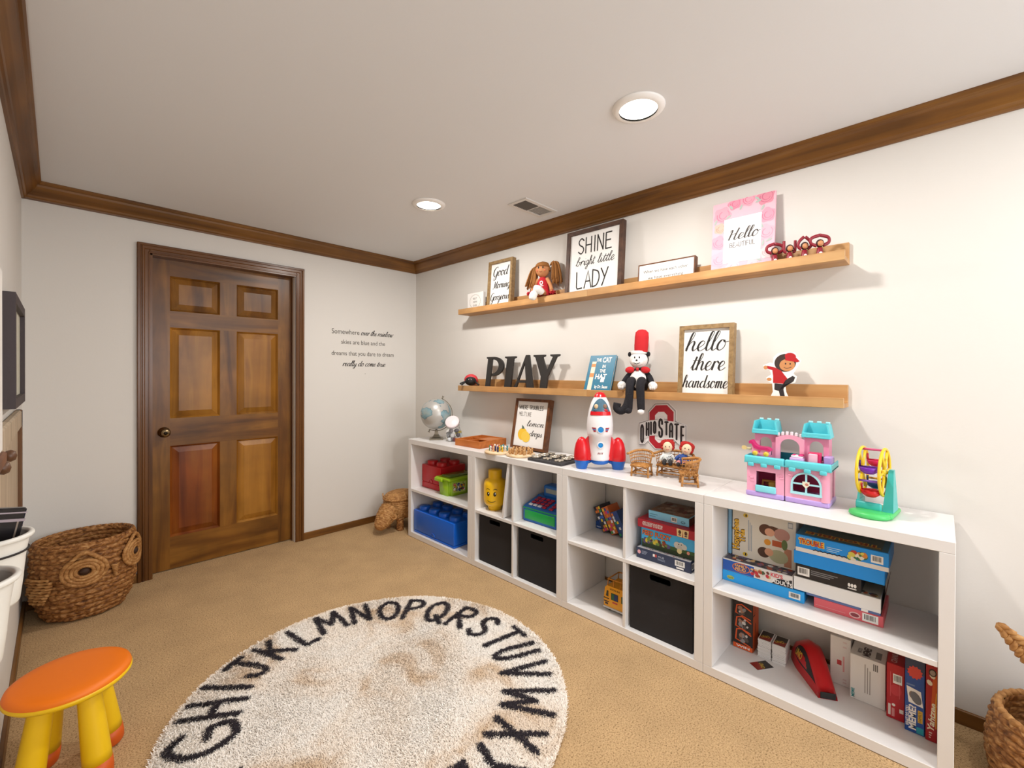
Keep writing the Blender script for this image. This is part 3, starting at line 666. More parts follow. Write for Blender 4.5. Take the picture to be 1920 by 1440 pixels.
framed('framed_sign', 'brown-framed lemon drops sign leaning on the white shelf top', 'sign', 1.371, 1.685, .771, 1.116, -.130, .040, .018, wood_frm, -10.5, d_le, rec=.010)

t = thing('block_sign', 'small white block sign with a grey wreath at the left end of the upper ledge', 'sign', at(-.078, .842, UFl), -90)
mb = MB(); mb.box(0, .182, 0, .028, 0, .146, mat('#ece9e5', .6), .002); g = mat('#a9a39c', .8); g2 = mat('#c3beb6', .8)
for k in range(26):
    a = 2 * PI * k / 26; mb.disc(.091 + .062 * math.cos(a), .078 + .052 * math.sin(a), .007, .003, g2, -.0008, 8, a + 1.9)
for k, w_ in enumerate(('BEST', 'MIMI', 'EVER')): mb.text(w_, .091, .094 - k * .027, .014, mat('#8b857e', .8), width=.045)
mb.build('block', t)

# pink floral sign
t = thing('floral_sign', 'pink watercolour floral sign lettered Hello Beautiful on the upper ledge', 'sign', at(-.078, 2.715, UFl + .0014), -90, -5)
mb = MB(); w, h = .277, .362; mb.box(0, w, 0, .012, 0, h, mat('#efb6c4', .6))
rng = random.Random(4)
def blossom(mb, x, z, r, c1, c2, lay):
    pts = []
    for k in range(22):
        a = 2 * PI * k / 22; q = r * (1 + .12 * math.sin(5 * a + x * 50)); pts.append((min(max(x + q * math.cos(a), .001), w - .001), min(max(z + q * math.sin(a), .001), h - .001)))
    mb.poly(pts, mat(c1, .7), -lay)
    for rr_ in (.72, .45):
        q = [(min(max(x + r * rr_ * math.cos(a) + r * .08, .001), w - .001), min(max(z + r * rr_ * math.sin(a), .001), h - .001)) for a in [PI * 2 * k / 12 + rr_ * 4 for k in range(9)]]
        mb.stroke(q, r * .13, mat(c2, .7), -lay - .00002, .5)
for k, (x, z, r, c1, c2) in enumerate([(.045, .30, .040, '#eaa3b4', '#d97f97'), (.10, .345, .030, '#e58fa6', '#d46c8a'), (.16, .352, .034, '#e9a0b2', '#d57690'), (.235, .345, .038, '#d98a9d', '#c76c86'), (.035, .235, .026, '#f0b6a6', '#e0917f'), (.030, .165, .035, '#f0a3b5', '#e48aa0'), (.245, .255, .034, '#e99bb0', '#d87a94'), (.240, .175, .036, '#ecadbd', '#e18aa0'), (.035, .08, .036, '#f0b0c0', '#e796aa'), (.10, .030, .032, '#f3c4cd', '#eaa7b5'), (.19, .028, .030, '#f0c3ca', '#e5a9b5'), (.248, .08, .030, '#efd0d2', '#dfb0b6')]): blossom(mb, x, z, r, c1, c2, .0004 + k * .00004)
for x, z, a in [(.075, .285, .6), (.085, .33, 2.2), (.13, .32, 1.2), (.205, .33, .3), (.20, .345, 2.4), (.225, .295, 1.1), (.222, .21, 2.0), (.255, .135, .4), (.23, .125, 1.4), (.215, .05, 2.6), (.015, .27, 1.2), (.06, .205, 2.3)]:
    mb.disc(x, z, .014, .005, mat('#aeb9b3', .7), -.0010, 10, a)
mb.rect(w * .20, w * .80, h * .15, h * .755, mat('#f6f4f3', .6), -.0012)
cursive(mb, 'Hello', w * .51, h * .46, .028, .0080, mat('#3c312d', .6), width=w * .48, pen=.35, y=-.0015); caps(mb, 'BEAUTIFUL', w * .51, h * .355, .022, .0026, mat('#54453f', .6), width=w * .40, y=-.0015)
mb.build('board', t)

# ------------------------------------------------------------------ slab-serif letters P L A Y, each its own piece
LM = mat('#2c2927', .55)
def letter(name, s0, w, h, polys, label, x=-.087, tilt=-5):
    t = thing(name, label, 'letter', at(x, s0, LFl + .0016), -90, tilt, 'black wooden letters on the lower ledge')
    mb = MB()
    for p in polys: 
        if isinstance(p, tuple): pass
        else: mb.prism([(a * w + (c - .3) * .016, c * h) for a, c in p], 0, .014, LM)
    mb.build('letter_block', t)
def arcp(cx, cz, rx, rz, a0, a1, n): return [(cx + rx * math.cos(a0 + (a1 - a0) * k / n), cz + rz * math.sin(a0 + (a1 - a0) * k / n)) for k in range(n + 1)]
letter('letter_p', 1.047, .190, .243, [[(.0, 0), (.40, 0), (.40, .035), (.32, .06), (.32, .94), (.42, .93), (.42, 1), (.0, 1), (.0, .96), (.08, .93), (.08, .06), (0, .035)],
    arcp(.40, .70, .60, .30, PI / 2, -PI / 2, 16) + arcp(.40, .70, .33, .215, -PI / 2, PI / 2, 16)], 'black wooden letter P, first of the four letters')
letter('letter_l', 1.218, .155, .243, [[(.05, 0), (.95, 0), (1, .22), (.96, .22), (.80, .06), (.62, .06), (.62, .93), (.76, .96), (.76, 1), (.05, 1), (.05, .96), (.20, .93), (.20, .06), (.05, .035)]], 'black wooden letter L standing behind the foot of the A', x=-.070)
letter('letter_a', 1.345, .215, .248, [[(0, 0), (.27, 0), (.27, .035), (.19, .06), (.46, .80), (.66, .06), (.58, .035), (.58, 0), (1.02, 0), (1.02, .035), (.94, .06), (.62, 1), (.48, 1), (.10, .06), (0, .035)], [(.24, .22), (.63, .22), (.61, .29), (.26, .29)]], 'black wooden letter A between the L and the Y')
letter('letter_y', 1.520, .225, .246, [[(.30, 0), (.72, 0), (.72, .035), (.64, .06), (.64, .40), (.90, .93), (1.0, .96), (1.0, 1), (.66, 1), (.66, .96), (.76, .93), (.58, .55), (.37, .93), (.46, .96), (.46, 1), (.0, 1), (.0, .96), (.08, .93), (.38, .40), (.38, .06), (.30, .035)]], 'black wooden letter Y, last of the four letters')

# ladybird, book
t = thing('ladybird_toy', 'small black and red toy ladybird at the left end of the lower ledge', 'toy', at(-.082, .890, LFl + .0245), -48)
bk, rd = mat('#171415', .6), mat('#c8323a', .5)
MB().ell((0, 0, .035), (.046, .040, .036), bk).ell((0, -.024, .038), (.034, .024, .032), bk).build('body', t)
mb = MB(); mb.ell((0, .016, .044), (.054, .036, .046), rd, 22, 14)
mb.build('shell', t)
mb = MB()
for x in (-.01, .01): mb.ell((x, -.05, .048), .0028, PRINTW, 8, 6)
mb.build('eyes', t)
for x, z in ((-.06, .012), (.06, .012), (-.07, .02)): MB().tube([(x * .6, -.02, .03), (x, -.026, z), (x * 1.15, -.03, z - .008)], .006, bk, 6).build('leg', t)

t = thing('picture_book', 'teal hardback children\'s book with white title leaning on the lower ledge', 'book', at(-.108, 1.973, LFl + .006), -90, -20)
mb = MB(); w, h = .182, .240; te = mat('#13708f', .4)
mb.box(0, w, 0, .003, 0, h, te); mb.box(0, w, .013, .016, 0, h, te); mb.box(0, .003, .003, .013, 0, h, te)
wt = PRINTW
for s_, x, z, hh, ww in (('THE', .068, h - .040, .020, .036), ('CAT', .125, h - .046, .032, .060), ('IN', .112, h - .082, .020, .022), ('THE', .108, h - .111, .020, .040), ('HAT', .104, h - .152, .031, .078), ('by Dr. Seuss', .118, .030, .018, .090)):
    mb.text(s_, x, z, hh, wt, width=ww, bold=.03)
mb.poly([(.105, .068), (.131, .068), (.131, .089), (.124, .100), (.112, .100), (.105, .089)], wt)
mb.prism([(.022, .008), (.052, .008), (.052, .20), (.022, .20)], -.0004, 0, mat('#e9d9c4', .5)); mb.rect(.022, .052, .10, .125, mat('#d98b4b', .5), -.001); mb.rect(.022, .052, .165, .185, mat('#d98b4b', .5), -.001)
mb.build('cover', t)
MB().box(.003, w - .003, .003, .013, .002, h - .002, mat('#ece5d8', .8)).build('pages', t)

# ------------------------------------------------------------------ university plaque on the wall
t = thing('wall_plaque', 'octagonal red and grey university wall plaque behind the wicker toy chairs', 'wall plaque', at(-.010, 2.297, .855), -90)
def pq(px, py):      # plaque drawing grid -> metres on the wall
    return ((px - 250) / 720 * .263, 1.019 - (py - 340 - (px - 250) / 12) * .00035 - .855)
def octo(x0, x1, y0, y1, c):
    return [pq(*p) for p in ((x0 + c, y0), (x1 - c, y0), (x1, y0 + c * 1.05), (x1, y1 - c * 1.05), (x1 - c, y1), (x0 + c, y1), (x0, y1 - c * 1.05), (x0, y0 + c * 1.05))]
gr, rd, wh = mat('#a9a5a1', .5), mat('#b3202f', .45), mat('#f0edea', .5)
mb = MB()
for k, (e, m) in enumerate(((42, wh), (30, gr), (14, wh))):
    y0 = .0085 - k * .0012
    mb.prism(octo(410 - e, 795 + e, 85 - e, 770 + e, 105 + e * .4), y0, .0098, m)
    mb.prism([pq(*p) for p in ((255 - e * .6, 390 - e), (470, 330 - e), (600, 300 - e), (730, 330 - e), (968 + e * .6, 440 - e), (968 + e * .6, 700 + e), (730, 600 + e), (470, 560 + e), (325, 700 + e), (255 - e * .6, 700 + e))], y0, .0098, m)
mb.build('backing', t)
mb = MB(); mb.ring(octo(410, 795, 85, 770, 105), octo(500, 700, 190, 680, 52), .0045, .0060, rd); mb.build('letter_o', t, ); 
mb = MB()
mb.prism([pq(*p) for p in ((248, 375), (420, 322), (545, 315), (552, 272), (646, 280), (650, 325), (800, 345), (975, 402), (975, 715), (885, 700), (800, 620), (646, 615), (640, 630), (552, 622), (548, 562), (420, 572), (332, 615), (332, 712), (248, 715))], .0030, .0046, wh)
for ch, x0, x1, y0, y1, th in (('O', 258, 325, 385, 700, 24), ('H', 350, 418, 350, 580, 24), ('I', 428, 452, 340, 560, 24), ('O', 470, 530, 330, 545, 23), ('S', 558, 636, 290, 606, 26), ('T', 655, 722, 338, 560, 23), ('A', 728, 795, 358, 598, 22), ('T', 810, 882, 372, 632, 23), ('E', 900, 965, 408, 705, 24)):
    th_ = th * 1.3 * .00035
    sk = {'O': [[(.5, 1), (.15, .93), (0, .82), (0, .18), (.15, .07), (.5, 0), (.85, .07), (1, .18), (1, .82), (.85, .93), (.5, 1)]], 'H': [[(0, 0), (0, 1)], [(1, 0), (1, 1)], [(0, .5), (1, .5)]], 'I': [[(.5, 0), (.5, 1)]],
        'S': [[(1, .74), (1, .86), (.8, .97), (.5, 1), (.2, .97), (0, .86), (0, .64), (.2, .54), (.8, .46), (1, .36), (1, .14), (.8, .03), (.5, 0), (.2, .03), (0, .14), (0, .28)]], 'T': [[(-.05, 1), (1.05, 1)], [(.5, 1), (.5, 0)]],
        'A': [[(0, 0), (0, .8), (.2, .95), (.5, 1), (.8, .95), (1, .8), (1, 0)], [(0, .42), (1, .42)]], 'E': [[(0, 0), (0, 1)], [(0, 1), (1, 1)], [(0, .5), (.8, .5)], [(0, 0), (1, 0)]]}[ch]
    for st in sk:
        i = th * .65; mb.stroke([pq(x0 + i + (x1 - x0 - th * 1.3) * a, y1 - i - (y1 - y0 - th * 1.3) * c) for a, c in st], th_, mat('#2a2325', .5), .0026)
mb.build('lettering', t)

# ================================================================== BOXES OF GAMES
def gbox(name, label, s0, s1, z0, z1, xf, d, col, draw=None, cat='board game', lid=None, top=None, rot=0, group=None, bev=.0015, sidecol=None):
    """A cardboard game box: lower tray and, where seen, a lid; prints are drawn on the front, top or side."""
    w, h = s1 - s0, z1 - z0
    t = thing(name, label, cat, at(xf, s0, z0), -90 + rot, 0, group)
    m = mat(col, .4)
    if lid:
        k = h * lid[0]; MB().box(.001, w - .001, .001, d - .001, 0, h - .002, m, bev).build('tray', t)
        mb = MB(); mb.box(0, w, 0, d, h - k, h, mat(lid[1], .4), bev)
    else:
        mb = MB(); mb.box(0, w, 0, d, 0, h, m, bev)
    if draw: draw(mb, w, h, d)
    if top: mb.M = TOPF(h); top(mb, w, d)
    mb.build('lid' if lid else 'carton', t); return t
def blobs(mb, x0, x1, z0, z1, n, cols, seed, rmin=.004, rmax=.012, y=-.0009):
    q = random.Random(seed)
    for k in range(n):
        r = q.uniform(rmin, min(rmax, (z1 - z0) / 2, (x1 - x0) / 2)); 
        mb.disc(q.uniform(x0 + r, x1 - r), q.uniform(z0 + r * .8, z1 - r * .8), r, r * .8, mat(q.choice(cols), .5), y - k * 1.5e-5, 9, q.random() * 3)
Wt = mat('#f3f0ec', .5)

# --- third unit, upper right cube
def f(mb, w, h, d):
    mb.disc(.016, h - .020, .009, .010, mat('#e6a7ad', .5), -.0009, 10)
    for k in range(3): mb.rect(.030, .060 - k * .004, h - .014 - k * .006, h - .011 - k * .006, mat('#8f9bb0', .6))
    mb.rect(.088, .098, h - .024, h - .011, Wt); mb.rect(.098, .108, h - .024, h - .011, mat('#c2504a', .5)); mb.text('MLB', .130, h - .022, .009, mat('#b9c1cf', .6), width=.030)
    for k in range(2): mb.rect(.112, .150, h - .029 - k * .005, h - .027 - k * .005, mat('#8f9bb0', .6))
    mb.barcode(.198, .245, .017, .043); mb.rect(.205, .240, .005, .013, Wt)
    mb.M = SIDEF(w); mb.rect(.010, .040, .012, .042, Wt); mb.rect(.014, .026, .016, .038, mat('#27304b', .5), -.001)
    mb.M = Matrix.Identity(4)
def tp(mb, w, d):
    mb.rect(.004, w - .004, .003, d - .003, mat('#d9d6d8', .5)); blobs(mb, .006, w - .01, .004, .04, 40, ['#5a5c66', '#8b8d95', '#b4b3b8', '#a2555c'], 3, .002, .005)
gbox('board_game_box', 'navy game box with barcode at the bottom of the stack in the four-cube unit', 2.454, 2.727, .3815, .432, -.327, .27, '#2c3652', f, top=tp)
def f(mb, w, h, d):
    mb.rect(.003, w - .003, .003, h * .40, mat('#3a5c2c', .5)); mb.rect(.003, w - .003, 0.001, .022, mat('#23391f', .5), -.0007)
    blobs(mb, .008, w * .58, .018, h * .62, 34, ['#c9a33a', '#5b4a7a', '#8a3b2e', '#6f8f3c', '#d8c33c', '#4a2d22', '#9fae6a'], 5, .006, .012)
    mb.text('FEED FUZZY', w * .30, h * .64, .022, mat('#5c1c10', .5), width=w * .55, bold=.06, y=-.0016); mb.text('FEED FUZZY', w * .30, h * .645, .022, mat('#e8742f', .5), width=w * .545, bold=.02, y=-.002)
    for x, z, r, c in ((.185, .052, .016, '#cfcfc8'), (.205, .055, .014, '#d8d7d0'), (.197, .040, .014, '#c3c2ba'), (.219, .050, .013, '#cfcfc8'), (.196, .026, .012, '#e6d9a0')): mb.disc(x, z, r, r, mat(c, .6), -.0018, 16)
    for x in (.193, .205): mb.disc(x, .058, .003, .003, BLACK, -.002, 8)
    mb.disc(.238, .028, .007, .008, mat('#e39a86', .5), -.0018)
gbox('board_game_box', 'bright blue game box with jagged orange title, second from the bottom of the stack', 2.467, 2.740, .4340, .5295, -.302, .24, '#45b4ee', f)
def f(mb, w, h, d):
    mb.text('GUESS WHO?', w * .27, h * .36, .016, Wt, width=.105, bold=.09, y=-.0009); mb.text('GUESS WHO?', w * .27, h * .36, .016, mat('#b51e30', .5), width=.101, bold=.005, y=-.0013)
    for x in (.203, .232):
        mb.poly([(x, .002), (x + .024, .002), (x + .027, h - .003), (x - .002, h - .003)], mat('#efd59a', .5)); mb.disc(x + .013, h * .58, .007, .009, mat('#5a3320', .5), -.001); mb.rect(x + .007, x + .019, .008, .013, mat('#3d3f55', .5), -.001)
gbox('board_game_box', 'red game box with two small portraits, just below the light blue box', 2.452, 2.745, .530, .571, -.312, .25, '#b51e30', f)
def f(mb, w, h, d):
    for k in range(2): mb.rect(.006, .048 - k * .01, h * .55 - k * .010, h * .62 - k * .010, mat('#3f8cab', .5))
    mb.barcode(.118, .147, .008, .031); mb.disc(.176, .016, .011, .006, mat('#2d5f86', .5)); mb.disc(.176, .0165, .008, .0038, mat('#86c7e8', .5), -.0009)
    mb.M = SIDEF(w); mb.rect(.002, d - .002, .002, h - .002, mat('#6b4636', .5)); blobs(mb, .01, d - .01, .004, h - .003, 14, ['#8a5a42', '#4e3128'], 8, .004, .012); mb.M = Matrix.Identity(4)
def tp(mb, w, d):
    mb.rect(.003, w - .003, .003, d - .003, mat('#8b6a56', .5)); blobs(mb, .006, w - .006, .006, d - .006, 46, ['#6b4636', '#a3826c', '#7d3b36', '#b49a86', '#59402f', '#93897c'], 6, .006, .02)
gbox('board_game_box', 'light blue game box with a brown printed top, on top of the stack', 2.490, 2.694, .5715, .611, -.272, .20, '#8fd6f8', f, top=tp)

# --- third unit, upper left cube: small case and leaning puzzle cartons
t = thing('game_case', 'small blue zip case lying at the back of the left cube', 'case', at(-.125, 2.0775, .3815), -90)
mb = MB(); mb.box(0, .050, 0, .10, 0, .045, mat('#1f4f9f', .5), .009, seg=3); mb.tube([(.002, -.0005, .024), (.048, -.0005, .024)], .0012, mat('#163a78', .5), 6)
for k in range(3): mb.rect(.010 + k * .010, .017 + k * .010, .011, .018, mat('#c7d2e6', .5), -.0009)
mb.build('case_body', t)
cols = ['#f0d23a', '#e7e7ea', '#d8347c', '#3668c8', '#e07b2c', '#2f9a57', '#23408f']
def lean(name, label, x0, cc, sd, hh, w=.045):
    t = thing('puzzle_carton', label, 'game box', at(-.165, x0, .384), -90)
    mb = MB(); mb.M = RY(-28); mb.box(0, w, 0, .11, 0, hh, mat(cc, .45), .001)
    q = random.Random(sd)
    for i in range(3):
        for k in range(8):
            if q.random() < .72:
                z = .006 + k * (hh - .01) / 8; mb.rect(.003 + i * (w - .004) / 3, .003 + (i + .85) * (w - .004) / 3, z, z + (hh - .01) / 8 * .85, mat(q.choice(cols), .45))
    mb.M = RY(-28) @ TOPF(hh); mb.rect(.003, w - .003, .004, .106, mat(q.choice(['#e8cf45', '#d8772f']), .45)); mb.build('carton', t)
lean('a', 'dark leaning puzzle carton with white and magenta squares beside the blue case', 2.160, '#262b3a', 11, .150)
lean('b', 'orange leaning puzzle carton behind the cube divider', 2.214, '#c6642a', 12, .155)
lean('c', 'blue leaning puzzle carton against the cube divider', 2.268, '#26467f', 13, .140)

# --- third unit, lower left: toy bus seen side on
t = thing('toy_bus', 'yellow toy school bus with open roof in the lower left cube', 'toy bus', at(-.305, 2.250, .0405), -90)
ye, yd = mat('#e9a21d', .35), mat('#c8801a', .35)
mb = MB(); mb.prism([(.004, .020), (.155, .020), (.155, .130), (.022, .130), (.010, .118), (.003, .060)], 0, .115, ye)
mb.text('SCHOOL BUS', .070, .112, .008, BLACK, width=.058, bold=.02)
for x0 in (.048, .108): mb.rect(x0, x0 + .042, .062, .098, mat('#1d2320', .3)); mb.rect(x0 + .003, x0 + .018, .064, .096, mat('#1f5f47', .3), -.001); mb.rect(x0 + .018, x0 + .039, .064, .096, mat('#20346b', .3), -.001)
mb.poly([(.016, .075), (.032, .072), (.032, .104), (.022, .104)], mat('#3c3a2a', .3))
for z in (.060, .043):
    mb.rect(.004, .036, z, z + .005, BLACK, -.0008); mb.rect(.120, .154, z, z + .005, BLACK, -.0008)
mb.rect(.012, .030, .030, .040, mat('#3a2a18', .5)); mb.rect(.056, .086, .046, .054, mat('#c4473a', .5)); mb.build('bus_body', t)
mb = MB(); mb.box(0, .158, -.004, .119, .010, .020, mat('#cfccc8', .4), .002); mb.build('bumper_skirt', t)
mb = MB()
for y in (.004, .111):
    mb.tube([(.024, y, .128), (.028, y, .165), (.150, y, .170), (.152, y, .128)], .0035, yd, 6)
    for x in (.06, .10): mb.tube([(x, y, .128), (x, y, .166)], .003, yd, 6)
mb.tube([(.026, .004, .164), (.026, .111, .164)], .0035, yd, 6); mb.tube([(.10, .0, .166), (.13, .13, .20)], .004, yd, 6); mb.build('roof_rail', t)
for x in (.036, .122):
    for y in (.012, .103): MB().lathe([(.001, -.006), (.012, -.006), (.012, .006), (.001, .006)], BLACK, 18, T(x, y, .012) @ RX(90)).build('wheel', t)

# --- fourth unit, middle shelf
ZS = .3815
def f(mb, w, h, d):
    mb.disc(.034, h * .42, .015, .008, mat('#b9c55a', .5)); mb.text('GAME', .034, h * .33, .007, mat('#3e6a5b', .5), width=.022, y=-.0012); mb.barcode(w - .052, w - .012, .010, .034)
gbox('board_game_box', 'bright blue game box with barcode at the left end of the middle shelf', 2.8475, 3.156, ZS, .4265, -.277, .22, '#25a4f0', f)
def f(mb, w, h, d):
    mb.rect(.001, w * .48, .002, h - .004, mat('#1f57b0', .5)); mb.rect(w * .47, w - .001, .002, h - .003, mat('#e4e0dc', .5)); mb.poly([(w * .72, .002), (w - .002, .002), (w - .002, h * .68), (w * .80, h * .5)], mat('#26242a', .5), -.0008)
    mb.disc(.076, h * .52, .036, .020, mat('#d9752b', .5), -.0009); mb.disc(.076, h * .52, .032, .0165, mat('#23418a', .5), -.0011)
    mb.text('FAMILY', .076, h * .56, .011, mat('#f1b35c', .5), width=.050, bold=.03, y=-.0014); mb.text('FEUD', .074, h * .27, .012, mat('#f1b35c', .5), width=.042, bold=.03, y=-.0014)
    blobs(mb, w * .41, w * .72, .004, h * .86, 26, ['#a5452f', '#d8b27a', '#3f5a38', '#c42f3f', '#ded5cc', '#6e3a2c', '#e2a12e'], 21, .005, .010, -.0012)
    mb.text("KID'S", w * .79, h * .58, .015, mat('#d94a5a', .5), width=.044, bold=.03, y=-.0015); mb.text('VS', w * .925, h * .42, .012, Wt, width=.018, bold=.03, y=-.0016); mb.text('ADULTS', w * .86, h * .12, .015, Wt, width=.074, bold=.03, y=-.0016)
def tp(mb, w, d):
    mb.rect(.004, w - .004, .004, d - .004, mat('#54505c', .5)); blobs(mb, .006, w - .006, .004, .07, 40, ['#b0553c', '#d8b27a', '#6b5a86', '#2b2a30', '#c9c3bd', '#a83c3c'], 22, .006, .014)
gbox('board_game_box', 'blue and white quiz game box with cartoon people under the upright bee game', 2.8485, 3.117, .4270, .4775, -.277, .20, '#e9e6e2', f, top=tp, lid=(.96, '#e9e6e2'))
def f(mb, w, h, d):
    mb.rect(.002, w - .002, .002, h - .002, mat('#d8d2c6', .5), -.0004)
    mb.text('Honeybee', .028, h * .47, .026, mat('#4c2a12', .5), width=.140, bold=.10, y=-.0009, rot=R(90)); mb.text('Honeybee', .028, h * .47, .026, mat('#e8b53a', .5), width=.133, bold=.03, y=-.0013, rot=R(90))
    mb.text('Tree', .052, h * .46, .021, mat('#4c2a12', .5), width=.062, bold=.10, y=-.0010, rot=R(90)); mb.text('Tree', .052, h * .46, .021, mat('#e8b53a', .5), width=.056, bold=.03, y=-.0014, rot=R(90))
    for k in range(3): mb.rect(.066 + k * .006, .0685 + k * .006, .035, h - .035 - k * .01, mat('#7d92a8', .6))
    for x, z in ((.055, h - .018), (.054, .016)): mb.disc(x, z, .010, .009, mat('#d7b436', .5)); mb.disc(x + .002, z, .003, .006, BLACK, -.001)
    # two children playing, seen sideways
    mb.disc(.135, h * .70, .026, .024, mat('#593726', .6), -.0008, 20); mb.disc(.150, h * .665, .019, .017, mat('#d9a184', .6), -.0011, 18); mb.disc(.175, h * .74, .028, .010, mat('#593726', .6), -.0010, 16, -.3); mb.disc(.196, h * .66, .030, .026, mat('#b98a7f', .6), -.0010, 18)
    mb.disc(.128, h * .22, .024, .022, mat('#4c3428', .6), -.0008, 20); mb.disc(.148, h * .25, .017, .016, mat('#cf9a7c', .6), -.0011, 18); mb.disc(.184, h * .20, .036, .028, mat('#a6a888', .6), -.0010, 18); mb.rect(.205, .232, .006, h * .40, mat('#b27c60', .6), -.0009)
    mb.disc(.142, h * .45, .013, .013, mat('#d8912b', .5), -.0012); mb.rect(.160, .196, h * .40, h * .52, mat('#b4522c', .5), -.0012); mb.disc(.206, h * .47, .011, .022, mat('#5d7140', .5), -.0013)
    mb.rect(.218, .236, h * .83, h * .95, mat('#8d9197', .5)); mb.rect(.220, .234, h * .85, h * .93, mat('#c9c9c8', .5), -.001)
gbox('board_game_box', 'upright white bee game box showing two children playing', 2.868, 3.115, .4797, .685, -.215, .055, '#d9d4c9', f)
gbox('board_game_box', 'thin light blue carton standing against the left side of the right-hand unit', 2.8495, 2.864, .4797, .685, -.215, .12, '#79a9cd', None, bev=.002)
def f(mb, w, h, d):
    mb.disc(.128, h * .42, .017, .011, mat('#e8b9b6', .5)); mb.disc(.128, h * .42, .013, .007, mat('#8d3d45', .5), -.0009); mb.barcode(.150, .196, .006, .035); mb.rect(.006, .100, h * .30, h * .34, mat('#e49a9c', .5))
gbox('board_game_box', 'coral pink game box at the bottom of the right-hand stack', 3.188, 3.398, ZS, .4215, -.272, .22, '#dd6069', f)
def f(mb, w, h, d): mb.rect(.172, .192, .0005, .0095, Wt)
gbox('board_game_box', 'thin slate blue game box between the pink box and the white open lid', 3.163, 3.390, .422, .4325, -.274, .22, '#5a6fa0', f)
def tp(mb, w, d):
    mb.rect(.002, w - .002, .002, d, mat('#b4a792', .5)); blobs(mb, .004, w - .004, .003, .04, 40, ['#c8a85a', '#7a4a32', '#49443c', '#d9d2c4', '#b4552f', '#2f4f86'], 31, .005, .012)
t = gbox('board_game_box', 'white game lid with a torn right side flap in the right-hand stack', 3.121, 3.391, .433, .4845, -.279, .22, '#efeeec', None, top=tp)
mb = MB(); mb.M = T(.270, .010, .0) @ RY(6); mb.add([(0, 0, -.012), (0, .17, -.006), (.004, .17, .10), (.006, .13, .118), (.005, .05, .108), (.004, 0, .092)], [(0, 1, 2, 3, 4, 5)], mat('#8a6a63', .7)); mb.add([(.0012, 0, -.012), (.0012, .17, -.006), (.0052, .17, .10), (.0072, .13, .118), (.0062, .05, .108), (.0052, 0, .092)], [(5, 4, 3, 2, 1, 0)], mat('#8a6a63', .7)); tag(mb.build('torn_flap', t), 'torn brown cardboard flap')
def f(mb, w, h, d):
    mb.barcode(.005, .045, .008, .040)
    for k in range(3): mb.rect(.050, .135 - k * .012, h - .016 - k * .007, h - .013 - k * .007, mat('#8b8a8c', .6))
    for k in range(3): mb.disc(.170 + k * .009, .020, .004, .007, Wt)
    mb.rect(.166, .192, .006, .010, Wt)
gbox('board_game_box', 'black game box with barcode in the middle of the right-hand stack', 3.129, 3.335, .4868, .5365, -.277, .21, '#221f22', f)
gbox('board_game_box', 'plain bright blue game tray second from the top of the right-hand stack', 3.120, 3.401, .537, .5885, -.277, .235, '#1c96f0', None)
def f(mb, w, h, d):
    mb.rect(0, w, 0, .016, mat('#e8e5e1', .5), -.0008)
    q = [(.060 + .105 * k / 14, .016 + .004 * (k % 2)) for k in range(15)]; mb.stroke(q, .0035, BLACK, -.0014)
    mb.text('TROUBLE', .052, h * .50, .019, mat('#f3d34a', .5), width=.086, bold=.11, y=-.0010); mb.text('TROUBLE', .052, h * .50, .019, mat('#c8402c', .5), width=.080, bold=.03, y=-.0014); mb.text('pop-o-matic', .034, h * .82, .007, Wt, width=.042)
    for k in range(3): mb.rect(.102, .150 - k * .008, h * .60 - k * .007, h * .635 - k * .007, mat('#bfe0f4', .6))
    blobs(mb, .158, .232, .012, h * .80, 26, ['#d8cf5a', '#b7412f', '#4c7a3c', '#e9e2d0', '#d98a3a', '#2f6f4c'], 33, .006, .012, -.0015); mb.barcode(.235, .270, .022, .050)
def tp(mb, w, d):
    mb.rect(.003, w - .003, .003, d - .003, mat('#3c6b86', .5)); mb.rect(.06, w - .02, .01, d * .8, mat('#4d5a58', .5), -.0008)
    mb.text('TROUBLE', w * .5, .060, -.030, mat('#d8a93a', .5), width=-.235, bold=.10, y=-.0012); mb.text('TROUBLE', w * .5, .060, -.030, mat('#8c3a24', .5), width=-.228, bold=.03, y=-.0016)
gbox('board_game_box', 'blue game box with red and yellow title on top of the right-hand stack', 3.127, 3.412, .589, .655, -.279, .235, '#1c96f0', f, top=tp)

# --- fourth unit, bottom shelf
ZB = .0405
def f(mb, w, h, d):
    og = mat('#e05a22', .45)
    for z0, z1 in ((.150, .185), (.090, .130), (.030, .075)):
        mb.stroke([(.010, z0 + .01), (.014, z1 + .01), (.035, z1 + .018), (w - .008, z1)], .006, og); mb.stroke([(.010, z0 + .01), (w - .010, z0 - .006)], .005, og)
        blobs(mb, .016, w - .010, z0, z1 + .01, 10, ['#8f8a8a', '#d3cfcb', '#5a4b47', '#a47a66'], int(z0 * 999), .005, .012, -.0013)
    mb.rect(0, w, .002, .022, og, -.0012); mb.text('WIN', w * .5, .008, .009, Wt, width=w * .7, bold=.03, y=-.0016)
    mb.M = SIDEF(w); mb.rect(.001, d - .001, .001, h - .001, mat('#c9531f', .45)); mb.rect(.002, .030, .16, .166, BLACK, -.0009); mb.disc(.035, .10, .010, .025, mat('#8a3413', .5), -.0009); mb.text('DOH', .035, .20, .016, mat('#7a2c10', .5), width=.06, rot=R(90), y=-.001); mb.M = Matrix.Identity(4)
gbox('game_carton', 'tall orange and black game carton standing in the left end of the bottom shelf', 2.860, 2.941, ZB, .300, -.166, .085, '#241c1b', f)
CW = mat('#e6e3e2', .6); 
